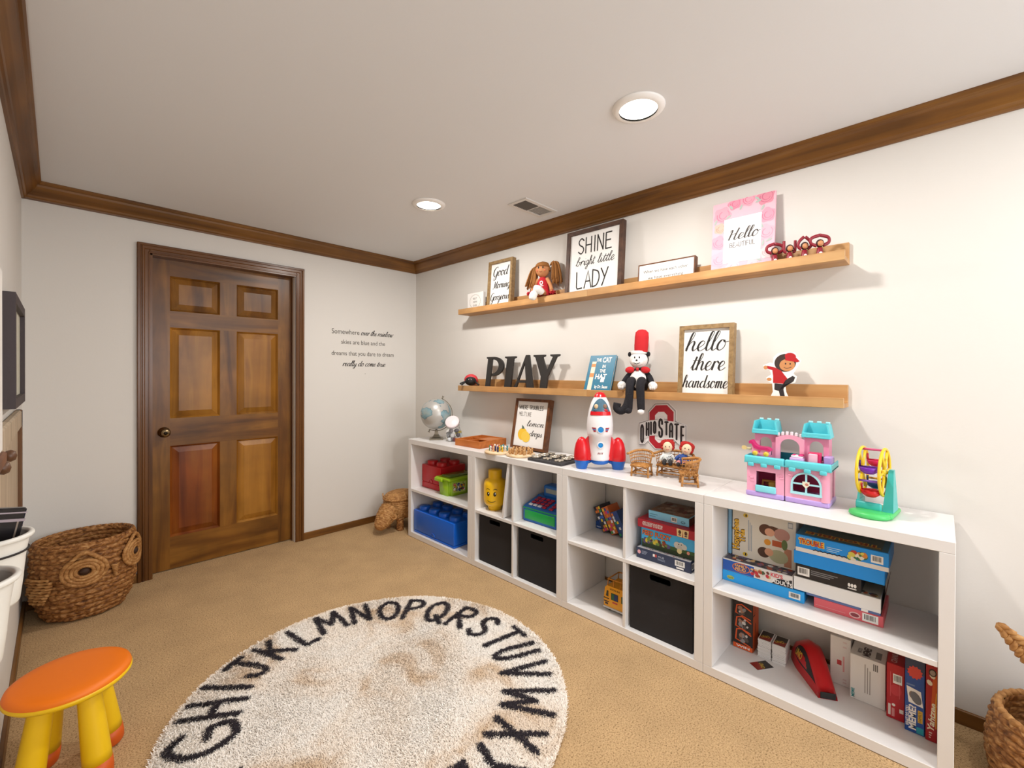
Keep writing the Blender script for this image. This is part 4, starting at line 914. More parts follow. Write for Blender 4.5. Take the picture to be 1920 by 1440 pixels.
def deck(label, s, x, seed, tilted):
    t = thing('card_deck', label, 'card deck', at(x, s, ZB), -90 + 2, 0, 'white-edged card decks on the bottom shelf')
    q = random.Random(seed); mb = MB(); n = 26
    for k in range(n):
        dx, dy = q.uniform(-.0018, .0018), q.uniform(-.002, .002); mb.box(-.0255 + dx, .0255 + dx, -.043 + dy, .043 + dy, k * .003, k * .003 + .0026, CW)
    mb.build('card_stack', t)
    mb = MB(); mb.box(-.0255, .0255, -.043, .043, .078, .0795, CW); mb.M = TOPF(.0795)
    mb.rect(-.022, .022, -.039, .039, mat('#241a17', .4)); mb.poly([(-.022, -.039), (.022, -.039), (.022, .0), (-.022, -.02)], mat('#8f2b22', .4), -.0009)
    mb.text('UNO', 0, -.018, .018, mat('#d8b13a', .4), width=.036, bold=.02, rot=R(25), y=-.0012); mb.build('top_card', t)
deck('deck of playing cards beside the orange game carton', 2.987, -.126, 2, 0)
deck('deck of playing cards beside the red card shooter', 3.043, -.126, 3, 0)
t = thing('playing_card', 'single black playing card lying face up on the bottom shelf', 'playing card', at(-.2285, 2.994, ZB), -90 - 34)
mb = MB(); mb.box(-.027, .027, -.043, .043, 0, .0008, CW); mb.M = TOPF(.0008); mb.rect(-.024, .024, -.040, .040, mat('#241a17', .4)); mb.poly([(-.024, -.04), (.024, -.04), (.024, -.01), (-.024, .0)], mat('#8f2b22', .4), -.0009); mb.text('UNO', 0, -.008, .016, mat('#d8b13a', .4), width=.036, bold=.02, rot=R(-25), y=-.0012); mb.build('card', t)
# red card shooter: a leaning wedge with a rounded hood
t = thing('card_shooter', 'red plastic card shooter with black oval badge on the bottom shelf', 'toy', (-.160, -3.176, ZB), -151.4)
rdp = mat('#c3171f', .3); mb = MB(); prof = []; N = 14
for i in range(N + 1):
    u = i / N; x = -.125 + .25 * u; hw = .066 * (1 - .50 * u) * (.80 + .20 * min(1, u / .3)); hz = .135 * math.sin(PI * min(1, .22 + u * .62)) * (1 - .55 * u ** 2) if u < .98 else .030
    prof.append([(x, -hw, 0), (x, -hw * .93, hz * .45), (x, -hw * .62, hz * .85), (x, 0, hz), (x, hw * .62, hz * .85), (x, hw * .93, hz * .45), (x, hw, 0)])
mb.add([p for r_ in prof for p in r_], [(7 * i + k, 7 * i + 7 + k, 7 * i + 8 + k, 7 * i + 1 + k) for i in range(N) for k in range(6)] + [tuple(range(7)), tuple(range(7 * N, 7 * N + 7))], rdp, True); mb.build('housing', t)
def on(u, k, off=.0012):
    i = min(int(u * N), N - 1); fu = u * N - i; j = min(int(k), 5); fk = k - j
    a = Vector(prof[i][j]).lerp(Vector(prof[i][j + 1]), fk); b = Vector(prof[i + 1][j]).lerp(Vector(prof[i + 1][j + 1]), fk); p = a.lerp(b, fu); return p + Vector((0, -off, off * .8))
mb = MB(); lo, hi = [], []
for i in range(13):
    u = .16 + .72 * i / 12; w_ = math.sin(PI * (i / 12) ** .7) * .85; lo.append(tuple(on(u, 1.35 - w_ * .75))); hi.append(tuple(on(u, 1.35 + w_ * .75)))
mb.add(lo + hi, [(i, i + 1, 14 + i, 13 + i) for i in range(12)], mat('#181516', .3), True)
v, fc = text_geo('UNO', .03); a0, a1 = min(p[0] for p in v), max(p[0] for p in v)
mb.add([tuple(on(.25 + (p[0] - a0) / (a1 - a0) * .20, 1.02 + p[1] * .75, .003)) for p in v], fc, mat('#d9b63c', .35)); tag(mb.build('badge', t), 'black oval badge with yellow letters')
MB().box(.1245, .1275, -.026, .026, .002, .026, mat('#1c1a1b', .4), .001).build('card_slot', t)
gr_ = mat('#9a938f', .6)
def f(mb, w, h, d):
    mb.rect(w * .34, w * .56, h * .42, h * .52, mat('#c13d44', .5)); mb.rect(w * .62, w * .70, h * .30, h * .62, mat('#e2a8aa', .6))
    for z in (.06, .12, .80, .90): mb.rect(w * .62, w * .80, h * z, h * z + .006, mat('#d9c8c7', .6))
gbox('game_carton', 'narrow white carton with a small red logo behind the red card shooter', 3.2225, 3.290, ZB, .232, -.138, .11, '#e3e0de', f)
def f(mb, w, h, d):
    for k in range(3): mb.rect(w * (.42 + k * .07), w * (.445 + k * .07), h * .22, h * (.86 - .06 * k), gr_)
    for k in range(3): mb.rect(w * (.66 + .05 * k), w * (.69 + .05 * k), h * .78, h * .93, mat('#6e6a68', .6))
    mb.text('MEME', w * .13, h * .14, .010, mat('#3f9aa0', .5), width=.034, bold=.03, rot=R(90))
def tp(mb, w, d):
    mb.text('WHAT DO YOU', w * .30, .045, .012, mat('#54494b', .6), width=w * .35, rot=R(90), bold=.03); mb.text('MEME?', w * .55, .050, .022, mat('#54494b', .6), width=.07, rot=R(90), bold=.04); mb.rect(w * .70, w * .86, .02, .075, mat('#7d7a7a', .6))
gbox('game_carton', 'large white card game carton standing between the narrow white and red cartons', 3.294, 3.400, ZB, .2115, -.192, .135, '#e4e2e0', f, top=tp)
def f(mb, w, h, d):
    mb.barcode(w * .36, w * .86, h * .66, h * .83); mb.disc(w * .52, h * .54, .016, .020, mat('#cb3640', .5))
    mb.rect(w * .10, w * .24, .012, .052, mat('#e9d9d4', .5)); mb.rect(w * .30, w * .46, .010, .040, mat('#d98f8f', .5)); mb.rect(w * .72, w * .94, .030, .044, mat('#efe3d8', .5)); mb.disc(w * .40, .052, .005, .005, Wt)
    for k in range(2): mb.rect(w * (.20 + .5 * k), w * (.24 + .5 * k), h * .40, h * .85, mat('#d2555b', .5))
def tp(mb, w, d): mb.text('CRANIUM', w * .55, .055, .016, mat('#e9b6b4', .5), width=.085, rot=R(90), bold=.03)
gbox('game_carton', 'red game carton with barcode standing left of the blue one', 3.4045, 3.4545, ZB, .240, -.219, .16, '#b81522', f, top=tp)
def f(mb, w, h, d):
    q = [(w * .5 + (.021 if k % 2 else .017) * math.cos(2 * PI * k / 24), h * .80 + (.024 if k % 2 else .019) * math.sin(2 * PI * k / 24)) for k in range(24)]; mb.poly(q, mat('#d8493f', .5))
    mb.rect(0.0005, w - .0005, h - .055, h - .001, mat('#35405c', .5), -.0004)
    mb.poly([(.004, h * .60), (w - .010, h * .57), (w - .004, h * .37), (.010, h * .39)], Wt); mb.disc(w * .56, h * .47, .013, .022, mat('#6f7076', .6), -.0012, 14, .4); mb.disc(w * .35, h * .50, .007, .012, mat('#8d7765', .6), -.0011)
    mb.text('WHAT DO YOU', w * .22, h * .20, .009, Wt, width=.068, bold=.03, rot=R(90)); mb.text('MEME?', w * .56, h * .205, .018, Wt, width=.085, bold=.04, rot=R(90)); mb.rect(w * .66, w * .90, h * .16, h * .32, mat('#e0b13a', .5)); mb.text('FAMILY', w * .84, h * .24, .008, mat('#7a5a12', .5), width=.036, rot=R(90), y=-.0014)
    mb.rect(w * .60, w - .002, .004, .026, mat('#2aa0b3', .5)); mb.rect(.004, w * .5, h * .615, h * .635, mat('#6f86b5', .6))
gbox('game_carton', 'blue meme party game carton standing between two red ones', 3.4565, 3.508, ZB, .3055, -.252, .20, '#224f9d', f)
def f(mb, w, h, d):
    mb.poly([(w * .45, .10), (w - .001, .06), (w - .001, .25), (w * .6, .22)], mat('#cf5a1c', .45), -.0004)
    mb.text('Yahtzee', w * .80, .085, .0155, mat('#f0e6c8', .5), width=.095, bold=.03, rot=R(86), shear=.2); mb.stroke(catmull([(w * .90, .05), (w * .86, .12), (w * .92, .17)], 6), .0025, mat('#e0a63a', .5))
    for x, z in ((w * .32, .200), (w * .56, .225)): mb.disc(x, z, .007, .010, mat('#eadfc6', .5), -.001, 8, .4)
    mb.disc(w * .58, h - .035, .010, .013, mat('#3d2a22', .5), -.001); mb.disc(w * .58, h - .035, .007, .009, mat('#a8998c', .5), -.0013)
    for k in range(3): mb.rect(w * .3, w * (.45 + .06 * k), .012 + k * .008, .016 + k * .008, mat('#e6c9bd', .5))
gbox('game_carton', 'dark red game carton with white slanted title at the right end of the bottom shelf', 3.5105, 3.5393, ZB, .3115, -.260, .20, '#a9161c', f)

# ================================================================== TOYS IN THE FIRST TWO UNITS
def brick(name, label, s0, xf, z, w, d, h, nx, ny, col, sk=.25, latch=True):
    t = thing('brick_box', label, 'toy storage box', at(xf, s0, z), -90); m = mat(col, .32)
    kk = h * sk
    mb = MB(); mb.box(0, w, 0, d, kk + .0015, h, m, .006, seg=3)
    if latch: mb.tube([(w / 2 + .024 * math.cos(a), -.001, kk + .004 + .024 * math.sin(a)) for a in [PI * k / 12 for k in range(13)]], .003, m, 6)
    mb.build('lid', t)
    mb = MB(); mb.box(.001, w - .001, .001, d - .001, 0, kk, m, .005, seg=3); mb.build('base', t)
    for i in range(nx):
        for j in range(ny):
            r = min(w / nx, d / ny) * .34
            MB().lathe([(r, 0), (r, .026), (r - .002, .029), (.001, .029)], m, 28, T(w * (i + .5) / nx, d * (j + .5) / ny, h - .001)).build('stud', t)
brick('brick_box', 'red brick-shaped storage box on the upper shelf behind the green tub', .5365, -.292, .3815, .246, .246, .182, 2, 2, '#c4141f')
brick('brick_box', 'large blue brick-shaped storage box on the bottom shelf of the corner unit', .546, -.374, .0405, .510, .250, .178, 4, 2, '#0a62d2', .10)

t = thing('toy_tub', 'lime green lidded toy tub with a picture label in front of the red brick box', 'toy storage tub', at(-.338, .798, .3815), -90)
lg = mat('#9ac51f', .35); w, d, h = .156, .27, .118
mb = MB(); a = .010
vs = [(a, a, 0), (w - a, a, 0), (w - a, d - a, 0), (a, d - a, 0), (0, 0, h), (w, 0, h), (w, d, h), (0, d, h)]
bm_ = bmesh.new(); vv = [bm_.verts.new(p) for p in vs]
for q in ((3, 2, 1, 0), (4, 5, 6, 7), (0, 1, 5, 4), (1, 2, 6, 5), (2, 3, 7, 6), (3, 0, 4, 7)): bm_.faces.new([vv[k] for k in q])
bmesh.ops.bevel(bm_, geom=[e for e in bm_.edges if abs(e.verts[0].co.z - e.verts[1].co.z) > .05], offset=.022, segments=5, affect='EDGES'); mb.bm(bm_, lg, True)
mb.M = SIDEF(w - .0005) @ T(0, 0, 0)
mb.poly([(.030, .026), (.150, .020), (.160, .100), (.030, .098)], mat('#b6cc66', .45), -.002)
blobs(mb, .034, .150, .028, .096, 46, ['#2d3f78', '#c43328', '#e8e4dd', '#2a2a2c', '#d8a42c', '#4f7a34', '#8a8f99'], 41, .005, .013, -.0025)
mb.rect(.036, .056, .078, .094, mat('#c4201d', .4), -.004); mb.text('LEGO', .046, .083, .006, Wt, width=.016, bold=.03, y=-.0044); mb.M = Matrix.Identity(4)
mb.build('tub', t)
mb = MB(); mb.box(-.008, w + .008, -.008, d + .008, h - .004, h + .016, lg, .008, seg=4); mb.box(-.004, w * .55, -.020, -.004, h - .016, h + .010, lg, .006, seg=3); mb.box(.02, w - .02, .03, d - .03, h + .010, h + .026, mat('#5d7a2a', .15, trans=.0), .008, seg=3); mb.build('lid', t)

t = thing('head_box', 'yellow smiling head-shaped storage box in the upper left cube', 'toy storage box', at(-.285, 1.386, .3815), -62)
yl = mat('#f2bf13', .28); mb = MB()
mb.lathe([(.001, 0), (.046, 0), (.047, .020), (.050, .026), (.064, .034), (.0735, .050), (.0765, .07), (.0765, .165), (.0735, .185), (.064, .200), (.047, .207), (.046, .214)], yl, 40); mb.build('head', t)
mb = MB(); mb.lathe([(.045, .212), (.046, .216), (.046, .262), (.043, .266), (.001, .266)], yl, 32); mb.build('lid_stud', t)
mb = MB(); ink = mat('#191412', .4)
def cyl(a, z, r=.0772): return (r * math.sin(a), -r * math.cos(a), z)
def face_stroke(pts, wd, m):
    L = [cyl(a, z + wd / 2) for a, z in pts]; Q = [cyl(a, z - wd / 2) for a, z in pts]; n = len(pts); mb.add(Q + L, [(i, i + 1, n + i + 1, n + i) for i in range(n - 1)], m)
def face_disc(a0, z0, rx, rz, m, r): 
    mb.add([cyl(a0 + rx / .08 * math.cos(2 * PI * k / 20), z0 + rz * math.sin(2 * PI * k / 20), r) for k in range(20)], [tuple(range(20))], m)
for sg in (-1, 1):
    face_disc(sg * .30, .117, .0105, .0145, ink, .0773); face_disc(sg * .30 + .04, .121, .0035, .0045, PRINTW, .0777)
    face_stroke([(sg * (.16 + .05 * k), .141 + .010 * math.sin(PI * (k + 1) / 9.0)) for k in range(8)], .0042, ink)
face_stroke([(-.36 + .06 * k, .074 - .010 * math.cos((k - 6) / 6.0 * 1.45)) for k in range(13)], .0038, ink); mb.build('face', t)

t = thing('cash_register', 'blue and green toy cash register in the upper right cube', 'toy cash register', at(-.318, 1.678, .3815), -90)
rb, rg = mat('#1565b8', .32), mat('#12a24a', .35); w = .255
mb = MB(); prof = [(0, .004), (0, .088), (.012, .096), (.128, .128), (.136, .134), (.240, .134), (.240, 0), (.004, 0)]
vs = [(x, y, z) for x in (0, w) for y, z in prof]; n = len(prof); mb.add(vs, [(i, (i + 1) % n, n + (i + 1) % n, n + i) for i in range(n)] + [tuple(range(n))[::-1], tuple(range(n, 2 * n))], rb)
mb.build('housing', t)
MB().box(.012, w - .005, -.006, .02, .016, .072, rg, .006, seg=3).build('drawer', t)
MB().box(-.004, w + .004, -.003, .236, .078, .086, rg, .003).build('green_band', t)
SL = math.degrees(math.atan2(.032, .116))
for i in range(5):
    for k in range(4):
        c = '#e6e7ee' if k == 0 and i < 3 else ('#b01f3c' if (i + k) % 3 or k else '#b01f3c')
        MB().box(-.0135, .0135, -.0095, .0095, 0, .008, mat(c, .4), .003, seg=2, M=T(.042 + i * .036 + (0.018 if i == 4 else 0), (.024 + k * .027), .1000 + k * .00745) @ RX(SL)).build('key', t)
mb = MB(); mb.box(.050, w - .006, .128, .215, .128, .207, rb, .014, seg=4); mb.build('display_housing', t)
MB().box(.072, w - .026, .1262, .130, .158, .188, mat('#8f9a96', .25), .002).build('display', t)

# ================================================================== TOYS ON THE SHELF TOPS
ZT = .7705
# globe with continents as raised patches
t = thing('globe', 'silver and blue desk globe on a metal stand in the corner of the shelf top', 'globe', at(-.25, .672, ZT), -50)
pew = mat('#8f8778', .3, .9)
mb = MB()
for a, h0, h1, k in ((.052, 0, .012, .052), (.044, .012, .020, .030), (.030, .020, .040, .016), (.015, .040, .064, .012)):
    mb.add([(x * a, y * a, h0) for x, y in ((-1, -1), (1, -1), (1, 1), (-1, 1))] + [(x * k, y * k, h1) for x, y in ((-1, -1), (1, -1), (1, 1), (-1, 1))], [(0, 1, 5, 4), (1, 2, 6, 5), (2, 3, 7, 6), (3, 0, 4, 7), (4, 5, 6, 7), (3, 2, 1, 0)], pew, M=RZ(12))
mb.lathe([(.008, .060), (.011, .066), (.007, .078), (.001, .080)], pew, 16); mb.build('stand', t)
GC = Vector((-.004, 0, .198)); GR = .120; TL = RY(24)
pts = [(GC.x + .131 * math.cos(a), 0, GC.z + .131 * math.sin(a)) for a in [R(-112 + k * 6) for k in range(31)]]
mb = MB(); mb.tube(pts, .005, pew, 8, flat=.6)
for a, sg in ((68, 1), (-112, -1)):
    p = Vector((GC.x + .131 * math.cos(R(a)), 0, GC.z + .131 * math.sin(R(a)))); o_ = (p - GC).normalized()
    mb.tube([tuple(p), tuple(p + o_ * .014)], [.007, .004], pew, 10)
    for k in (-1, 0, 1): q = p + o_ * .014; mb.tube([tuple(q), tuple(q + o_ * .010 + Vector((-o_.z, 0, o_.x)) * .009 * k)], .0022, pew, 6)
mb.build('meridian_arm', t)
def globe_mat():
    m = bpy.data.materials.new('globe_map'); m.use_nodes = True; nt = m.node_tree; b = nt.nodes['Principled BSDF']; b.inputs['Roughness'].default_value = .35
    tc = nt.nodes.new('ShaderNodeTexCoord'); mp = nt.nodes.new('ShaderNodeMapping'); mp.inputs['Location'].default_value = (3.1, 1.9, .4)
    n = nt.nodes.new('ShaderNodeTexNoise'); n.inputs['Scale'].default_value = 8.5; n.inputs['Detail'].default_value = 5; n.inputs['Roughness'].default_value = .5
    cr = nt.nodes.new('ShaderNodeValToRGB'); e = cr.color_ramp.elements; e[0].position = .46; e[0].color = lin('#b9b7b2'); e[1].position = .50; e[1].color = lin('#86a9b4')
    k = e.new(.475); k.color = lin('#5f7f8a'); k = e.new(.64); k.color = lin('#a9b7b4')
    nt.links.new(tc.outputs['Object'], mp.inputs['Vector']); nt.links.new(mp.outputs['Vector'], n.inputs['Vector']); nt.links.new(n.outputs['Fac'], cr.inputs['Fac']); nt.links.new(cr.outputs['Color'], b.inputs['Base Color']); b.inputs['Metallic'].default_value = .25
    return m
MB().ell((0, 0, 0), GR, globe_mat(), 48, 32).build('sphere', t, tuple(GC), (0, R(24), 0))

# tilted glass jar of little balls
t = thing('glass_jar', 'small glass jar with tilted white lid full of tiny balls beside the globe', 'jar', at(-.205, .835, ZT), -38)
gl = mat('#ffffff', .02, trans=1)
mb = MB(); mb.lathe([(.001, .0), (.040, .0), (.058, .015), (.066, .045), (.060, .075), (.048, .100), (.046, .122)], gl, 36); mb.build('glass', t)
mb = MB(); MM = T(-.012, -.016, .148) @ RY(-16) @ RX(48); mb.lathe([(.052, -.012), (.054, -.010), (.054, .006), (.050, .009), (.001, .010)], mat('#f0e4e6', .35), 36, MM); mb.lathe([(.053, -.015), (.055, -.012), (.053, -.011)], mat('#75686b', .4), 36, MM); mb.build('lid', t)
BALLS = [(-.030, -.042, .016, '#dfe3e6'), (.006, -.040, .014, '#8a4b5c'), (.034, -.026, .017, '#eef0f1'), (-.034, -.012, .040, '#9a9a9c'), (-.008, -.036, .044, '#f0efef'), (.030, -.030, .046, '#6f6c72'), (.044, .004, .040, '#dfe9ee'), (.0, .030, .018, '#b9bcc0'), (-.022, .026, .046, '#cfd4d6'), (.016, .004, .072, '#8d8b90'), (-.016, -.012, .074, '#a3a0a4'), (.022, .034, .050, '#d7c25a')]
for x, y, z, c in BALLS:
    v = RZ(-38) @ Vector((x, y, z)); o = MB().ell((0, 0, 0), .0155, mat(c, .25), 14, 10).build('ball', None, (-.205 + v.x, -.835 + v.y, ZT + v.z + .0035))
    tag(o, {'#8a4b5c': 'plum ball at the bottom of the small glass jar', '#d7c25a': 'yellow ball at the back of the small glass jar'}.get(c, 'tiny pale grey or white ball inside the small glass jar'), 'ball', 'tiny balls in the glass jar')

t = thing('wooden_tray', 'shallow orange-brown wooden box with an open compartment on the shelf top', 'wooden box', at(-.322, 1.000, ZT), -90 + 2)
mb = MB(); w, d, h, q = .258, .270, .048, .010
mb.box(0, w, 0, q, 0, h, wood_tray, .001).box(0, w, d - q, d, 0, h, wood_tray, .001).box(0, q, q, d - q, 0, h, wood_tray, .001).box(w - q, w, q, d - q, 0, h, wood_tray, .001); mb.box(q, w - q, q, d - q, 0, .006, wood_tray); mb.build('case', t)
MB().box(w * .42, w * .42 + .006, q, d - q, .006, h - .004, wood_tray).box(q, w * .42, d * .62, d * .62 + .006, .006, h - .004, wood_tray).build('divider', t)
MB().box(w * .42 + .008, w - q - .001, d * .45, d - q - .001, h - .012, h - .006, wood_tray, .001).build('sliding_lid', t)

def pegboard(label, x, s, seed, cols, n, glabel, grp):
    t = thing('peg_board', label, 'game board', at(x, s, ZT), -90); MB().lathe([(.001, 0), (.088, 0), (.092, .005), (.092, .011), (.088, .015), (.001, .015)], wood_toy, 44).build('disc', t)
    q = random.Random(seed); pos = [(0, 0)] + [(.028 * math.cos(2 * PI * k / 6), .028 * math.sin(2 * PI * k / 6)) for k in range(6)] + [(.056 * math.cos(2 * PI * k / 12 + .2), .056 * math.sin(2 * PI * k / 12 + .2)) for k in range(12)] + [(.074 * math.cos(2 * PI * k / 9), .074 * math.sin(2 * PI * k / 9)) for k in range(9)]
    for k in range(n):
        a, b = pos[k]; c = cols[k % len(cols)] if len(cols) > 1 else cols[0]
        m = mat(c, .4); o = MB().lathe([(.001, 0), (.0068, 0), (.006, .014), (.004, .019), (.0068, .024), (.0064, .031), (.001, .0345)], m, 12).build('game_peg', None, (x + a, -s + b, ZT + .0152))
        tag(o, glabel(c), 'game peg', grp)
PC = ['#b3202a', '#1f7a4a', '#e9e5df', '#d9a077', '#2a2f5e', '#e6bd3a', '#e9e5df', '#1d8490', '#c98d5d', '#f0ece6']
NMS = {'#b3202a': 'red', '#1f7a4a': 'green', '#e9e5df': 'white', '#d9a077': 'tan', '#2a2f5e': 'navy', '#e6bd3a': 'yellow', '#1d8490': 'teal', '#c98d5d': 'bare wood', '#f0ece6': 'bright white'}
pegboard('round pale wooden peg board with many-coloured pegs in front of the wooden box', -.318, 1.452, 1, PC, 19, lambda c: '%s peg on the round board with many-coloured pegs' % NMS[c], 'coloured pegs on the round board')
pegboard('round pale wooden peg board crowded with bare wood pegs in front of the lemon sign', -.287, 1.622, 2, ['#c99a63'], 28, lambda c: 'bare wooden peg on the round board in front of the lemon sign', 'bare wooden pegs on the round board')

t = thing('game_slab', 'dark grey slab noughts and crosses board with metal pieces on the shelf top', 'game board', at(-.366, 1.752, ZT), -90)
mb = MB(); sl = mat('#3b393b', .7, bump=.1, scale=120); mb.box(0, .258, 0, .205, 0, .016, sl, .003)
for k in (1, 2): mb.box(.086 * k - .002, .086 * k + .002, .01, .195, .0158, .0168, mat('#2a292b', .8)); mb.box(.01, .248, .068 * k - .002, .068 * k + .002, .0158, .0168, mat('#2a292b', .8))
mb.build('slab', t)
mtl = mat('#cfc6b6', .3, .7)
for k, (i, j, kind) in enumerate([(0, 1, 'o'), (1, 1, 'o'), (2, 1, 'o'), (2, 0, 'x'), (1, 0, 'x'), (2, 2, 'o'), (1, 2, 'x'), (0, 2, 'x'), (0, 0, 'o')]):
    x, y = .043 + .086 * i, .034 + .068 * j
    p = (-.366 + y, -1.752 - x, ZT + .0172)
    if kind == 'o': o = MB().torus((0, 0, .007), .0235, .0075, mtl).build('ring_piece', None, p); tag(o, 'metal ring piece on the dark grey slab board', 'game piece', 'metal rings on the slab board')
    else: o = MB().box(-.026, .026, -.0065, .0065, 0, .011, mtl, .002, M=RZ(45)).box(-.026, .026, -.0065, .0065, 0, .0111, mtl, .002, M=RZ(-45)).build('cross_piece', None, p); tag(o, 'metal cross piece on the dark grey slab board', 'game piece', 'metal crosses on the slab board')

# toy rocket
t = thing('toy_rocket', 'white toy rocket with red boosters and blue feet on the shelf top', 'toy rocket', at(-.262, 2.195, ZT), -53)
rw, rr, rb2 = mat('#f1eef0', .28), mat('#d3131f', .28), mat('#1467c4', .3)
mb = MB(); mb.lathe([(.045, .050), (.052, .052), (.055, .062), (.053, .075), (.058, .12), (.063, .178), (.067, .180), (.070, .20), (.071, .24), (.068, .28), (.060, .325), (.048, .365), (.034, .392), (.022, .408), (.001, .416)], rw, 44); mb.build('fuselage', t)
MB().lathe([(.0345, .394), (.029, .405), (.022, .4145), (.014, .4205), (.001, .422)], rr, 24).build('nose_cap', t)
def surf(z):  # hull radius
    P = [(.050, .052), (.075, .053), (.178, .063), (.20, .070), (.24, .071), (.28, .068), (.325, .060), (.365, .048), (.392, .034)]
    for (a, r0), (b, r1) in zip(P[:-1], P[1:]):
        if z <= b: return r0 + (r1 - r0) * max(0, (z - a)) / (b - a)
    return .03
def hull(pts, m, off=.0012, mb=None):
    n = len(pts); mb.add([((surf(z) + off) * math.sin(a), -(surf(z) + off) * math.cos(a), z) for a, z in pts], [tuple(range(n))], m, True)
mb = MB()
for k in range(12):      # windscreen in upright strips
    u0, u1 = -1 + k / 6, -1 + (k + 1) / 6
    def edge(u): return .306, .306 + .082 * math.sqrt(max(0.02, 1 - (abs(u) ** 2.1)))
    a0, a1 = u0 * .92, u1 * .92
    for j in range(4):
        z00, z01 = edge(u0)[0] + (edge(u0)[1] - edge(u0)[0]) * j / 4, edge(u0)[0] + (edge(u0)[1] - edge(u0)[0]) * (j + 1) / 4; z10, z11 = edge(u1)[0] + (edge(u1)[1] - edge(u1)[0]) * j / 4, edge(u1)[0] + (edge(u1)[1] - edge(u1)[0]) * (j + 1) / 4
        hull([(a0, z00), (a1, z10), (a1, z11), (a0, z01)], mat('#4f6f82', .12), .002, mb)
mb.build('windscreen', t)
mb = MB()
for k in range(12): hull([(-.95 + k * .158, .298), (-.95 + (k + 1) * .158, .298), (-.95 + (k + 1) * .158, .318), (-.95 + k * .158, .318)], rr, .003, mb)
mb.build('cockpit_sill', t)
for sg, c, sk_ in ((-1, '#3b5f78', '#d9b990'), (1, '#b5202c', '#8a6a58')):
    a = sg * .42; r = surf(.335) + .001; mb = MB(); mb.ell((r * math.sin(a), -r * math.cos(a), .345), (.011, .006, .013), mat(sk_, .5), 12, 8); mb.ell((r * math.sin(a), -r * math.cos(a) , .324), (.015, .007, .009), mat(c, .5), 12, 8); mb.build('pilot', t)
for z, r in ((.222, .0155), (.138, .0135)):
    rr0 = surf(z); mb = MB(); mb.lathe([(r + .005, -.002), (r + .005, .003), (r, .005), (r, .003)], mat('#e9e6ea', .3), 28, T(0, -rr0 + .001, z) @ RX(90)); mb.lathe([(.001, .004), (r, .003)], mat('#1787cf', .2), 28, T(0, -rr0 + .001, z) @ RX(90)); mb.build('porthole', t)
mb = MB()
for sg in (-1, 1):
    for z0, z1, c in ((.226, .233, '#a81e2c'), (.218, .2255, '#5a6aa0'), (.210, .2175, '#a81e2c')): hull([(sg * .36, z0), (sg * (.66 - (.233 - z1) * 8), z0), (sg * (.70 - (.233 - z1) * 8), z1), (sg * .36, z1)][::sg], mat(c, .4), .0015, mb)
for k in range(4): hull([(-.26 + k * .13, .088), (-.20 + k * .13, .088), (-.15 + k * .13, .098), (-.21 + k * .13, .098)], mat('#8a2a34', .4), .0015, mb)
mb.build('wing_emblem', t)
MB().lathe([(.034, .028), (.046, .034), (.050, .044), (.050, .054), (.001, .054)], rb2, 32).build('engine_base', t)
for sg in (-1, 1):
    mb = MB(); mb.lathe([(.038, .045), (.042, .048), (.0425, .07), (.040, .105), (.033, .138), (.022, .160), (.010, .171), (.001, .174)], rr, 28, T(sg * .098, 0, 0), sy=.85); mb.add([(sg * .045, -.022, .05), (sg * .045, .022, .05), (sg * .095, .022, .05), (sg * .095, -.022, .05), (sg * .062, -.016, .180), (sg * .062, .016, .180), (sg * .086, .014, .150), (sg * .086, -.014, .150)], [(0, 1, 2, 3), (4, 5, 6, 7), (0, 1, 5, 4), (1, 2, 6, 5), (2, 3, 7, 6), (3, 0, 4, 7)], rr); mb.build('booster', t)
    mb = MB(); mb.lathe([(.027, 0), (.029, .002), (.040, .044), (.041, .047), (.001, .047)], rb2, 28, T(sg * .098, 0, 0), sy=.85); mb.tube([(sg * .045, 0, .044), (sg * .066, 0, .034), (sg * .085, 0, .030)], .009, rb2, 8); mb.build('foot', t)

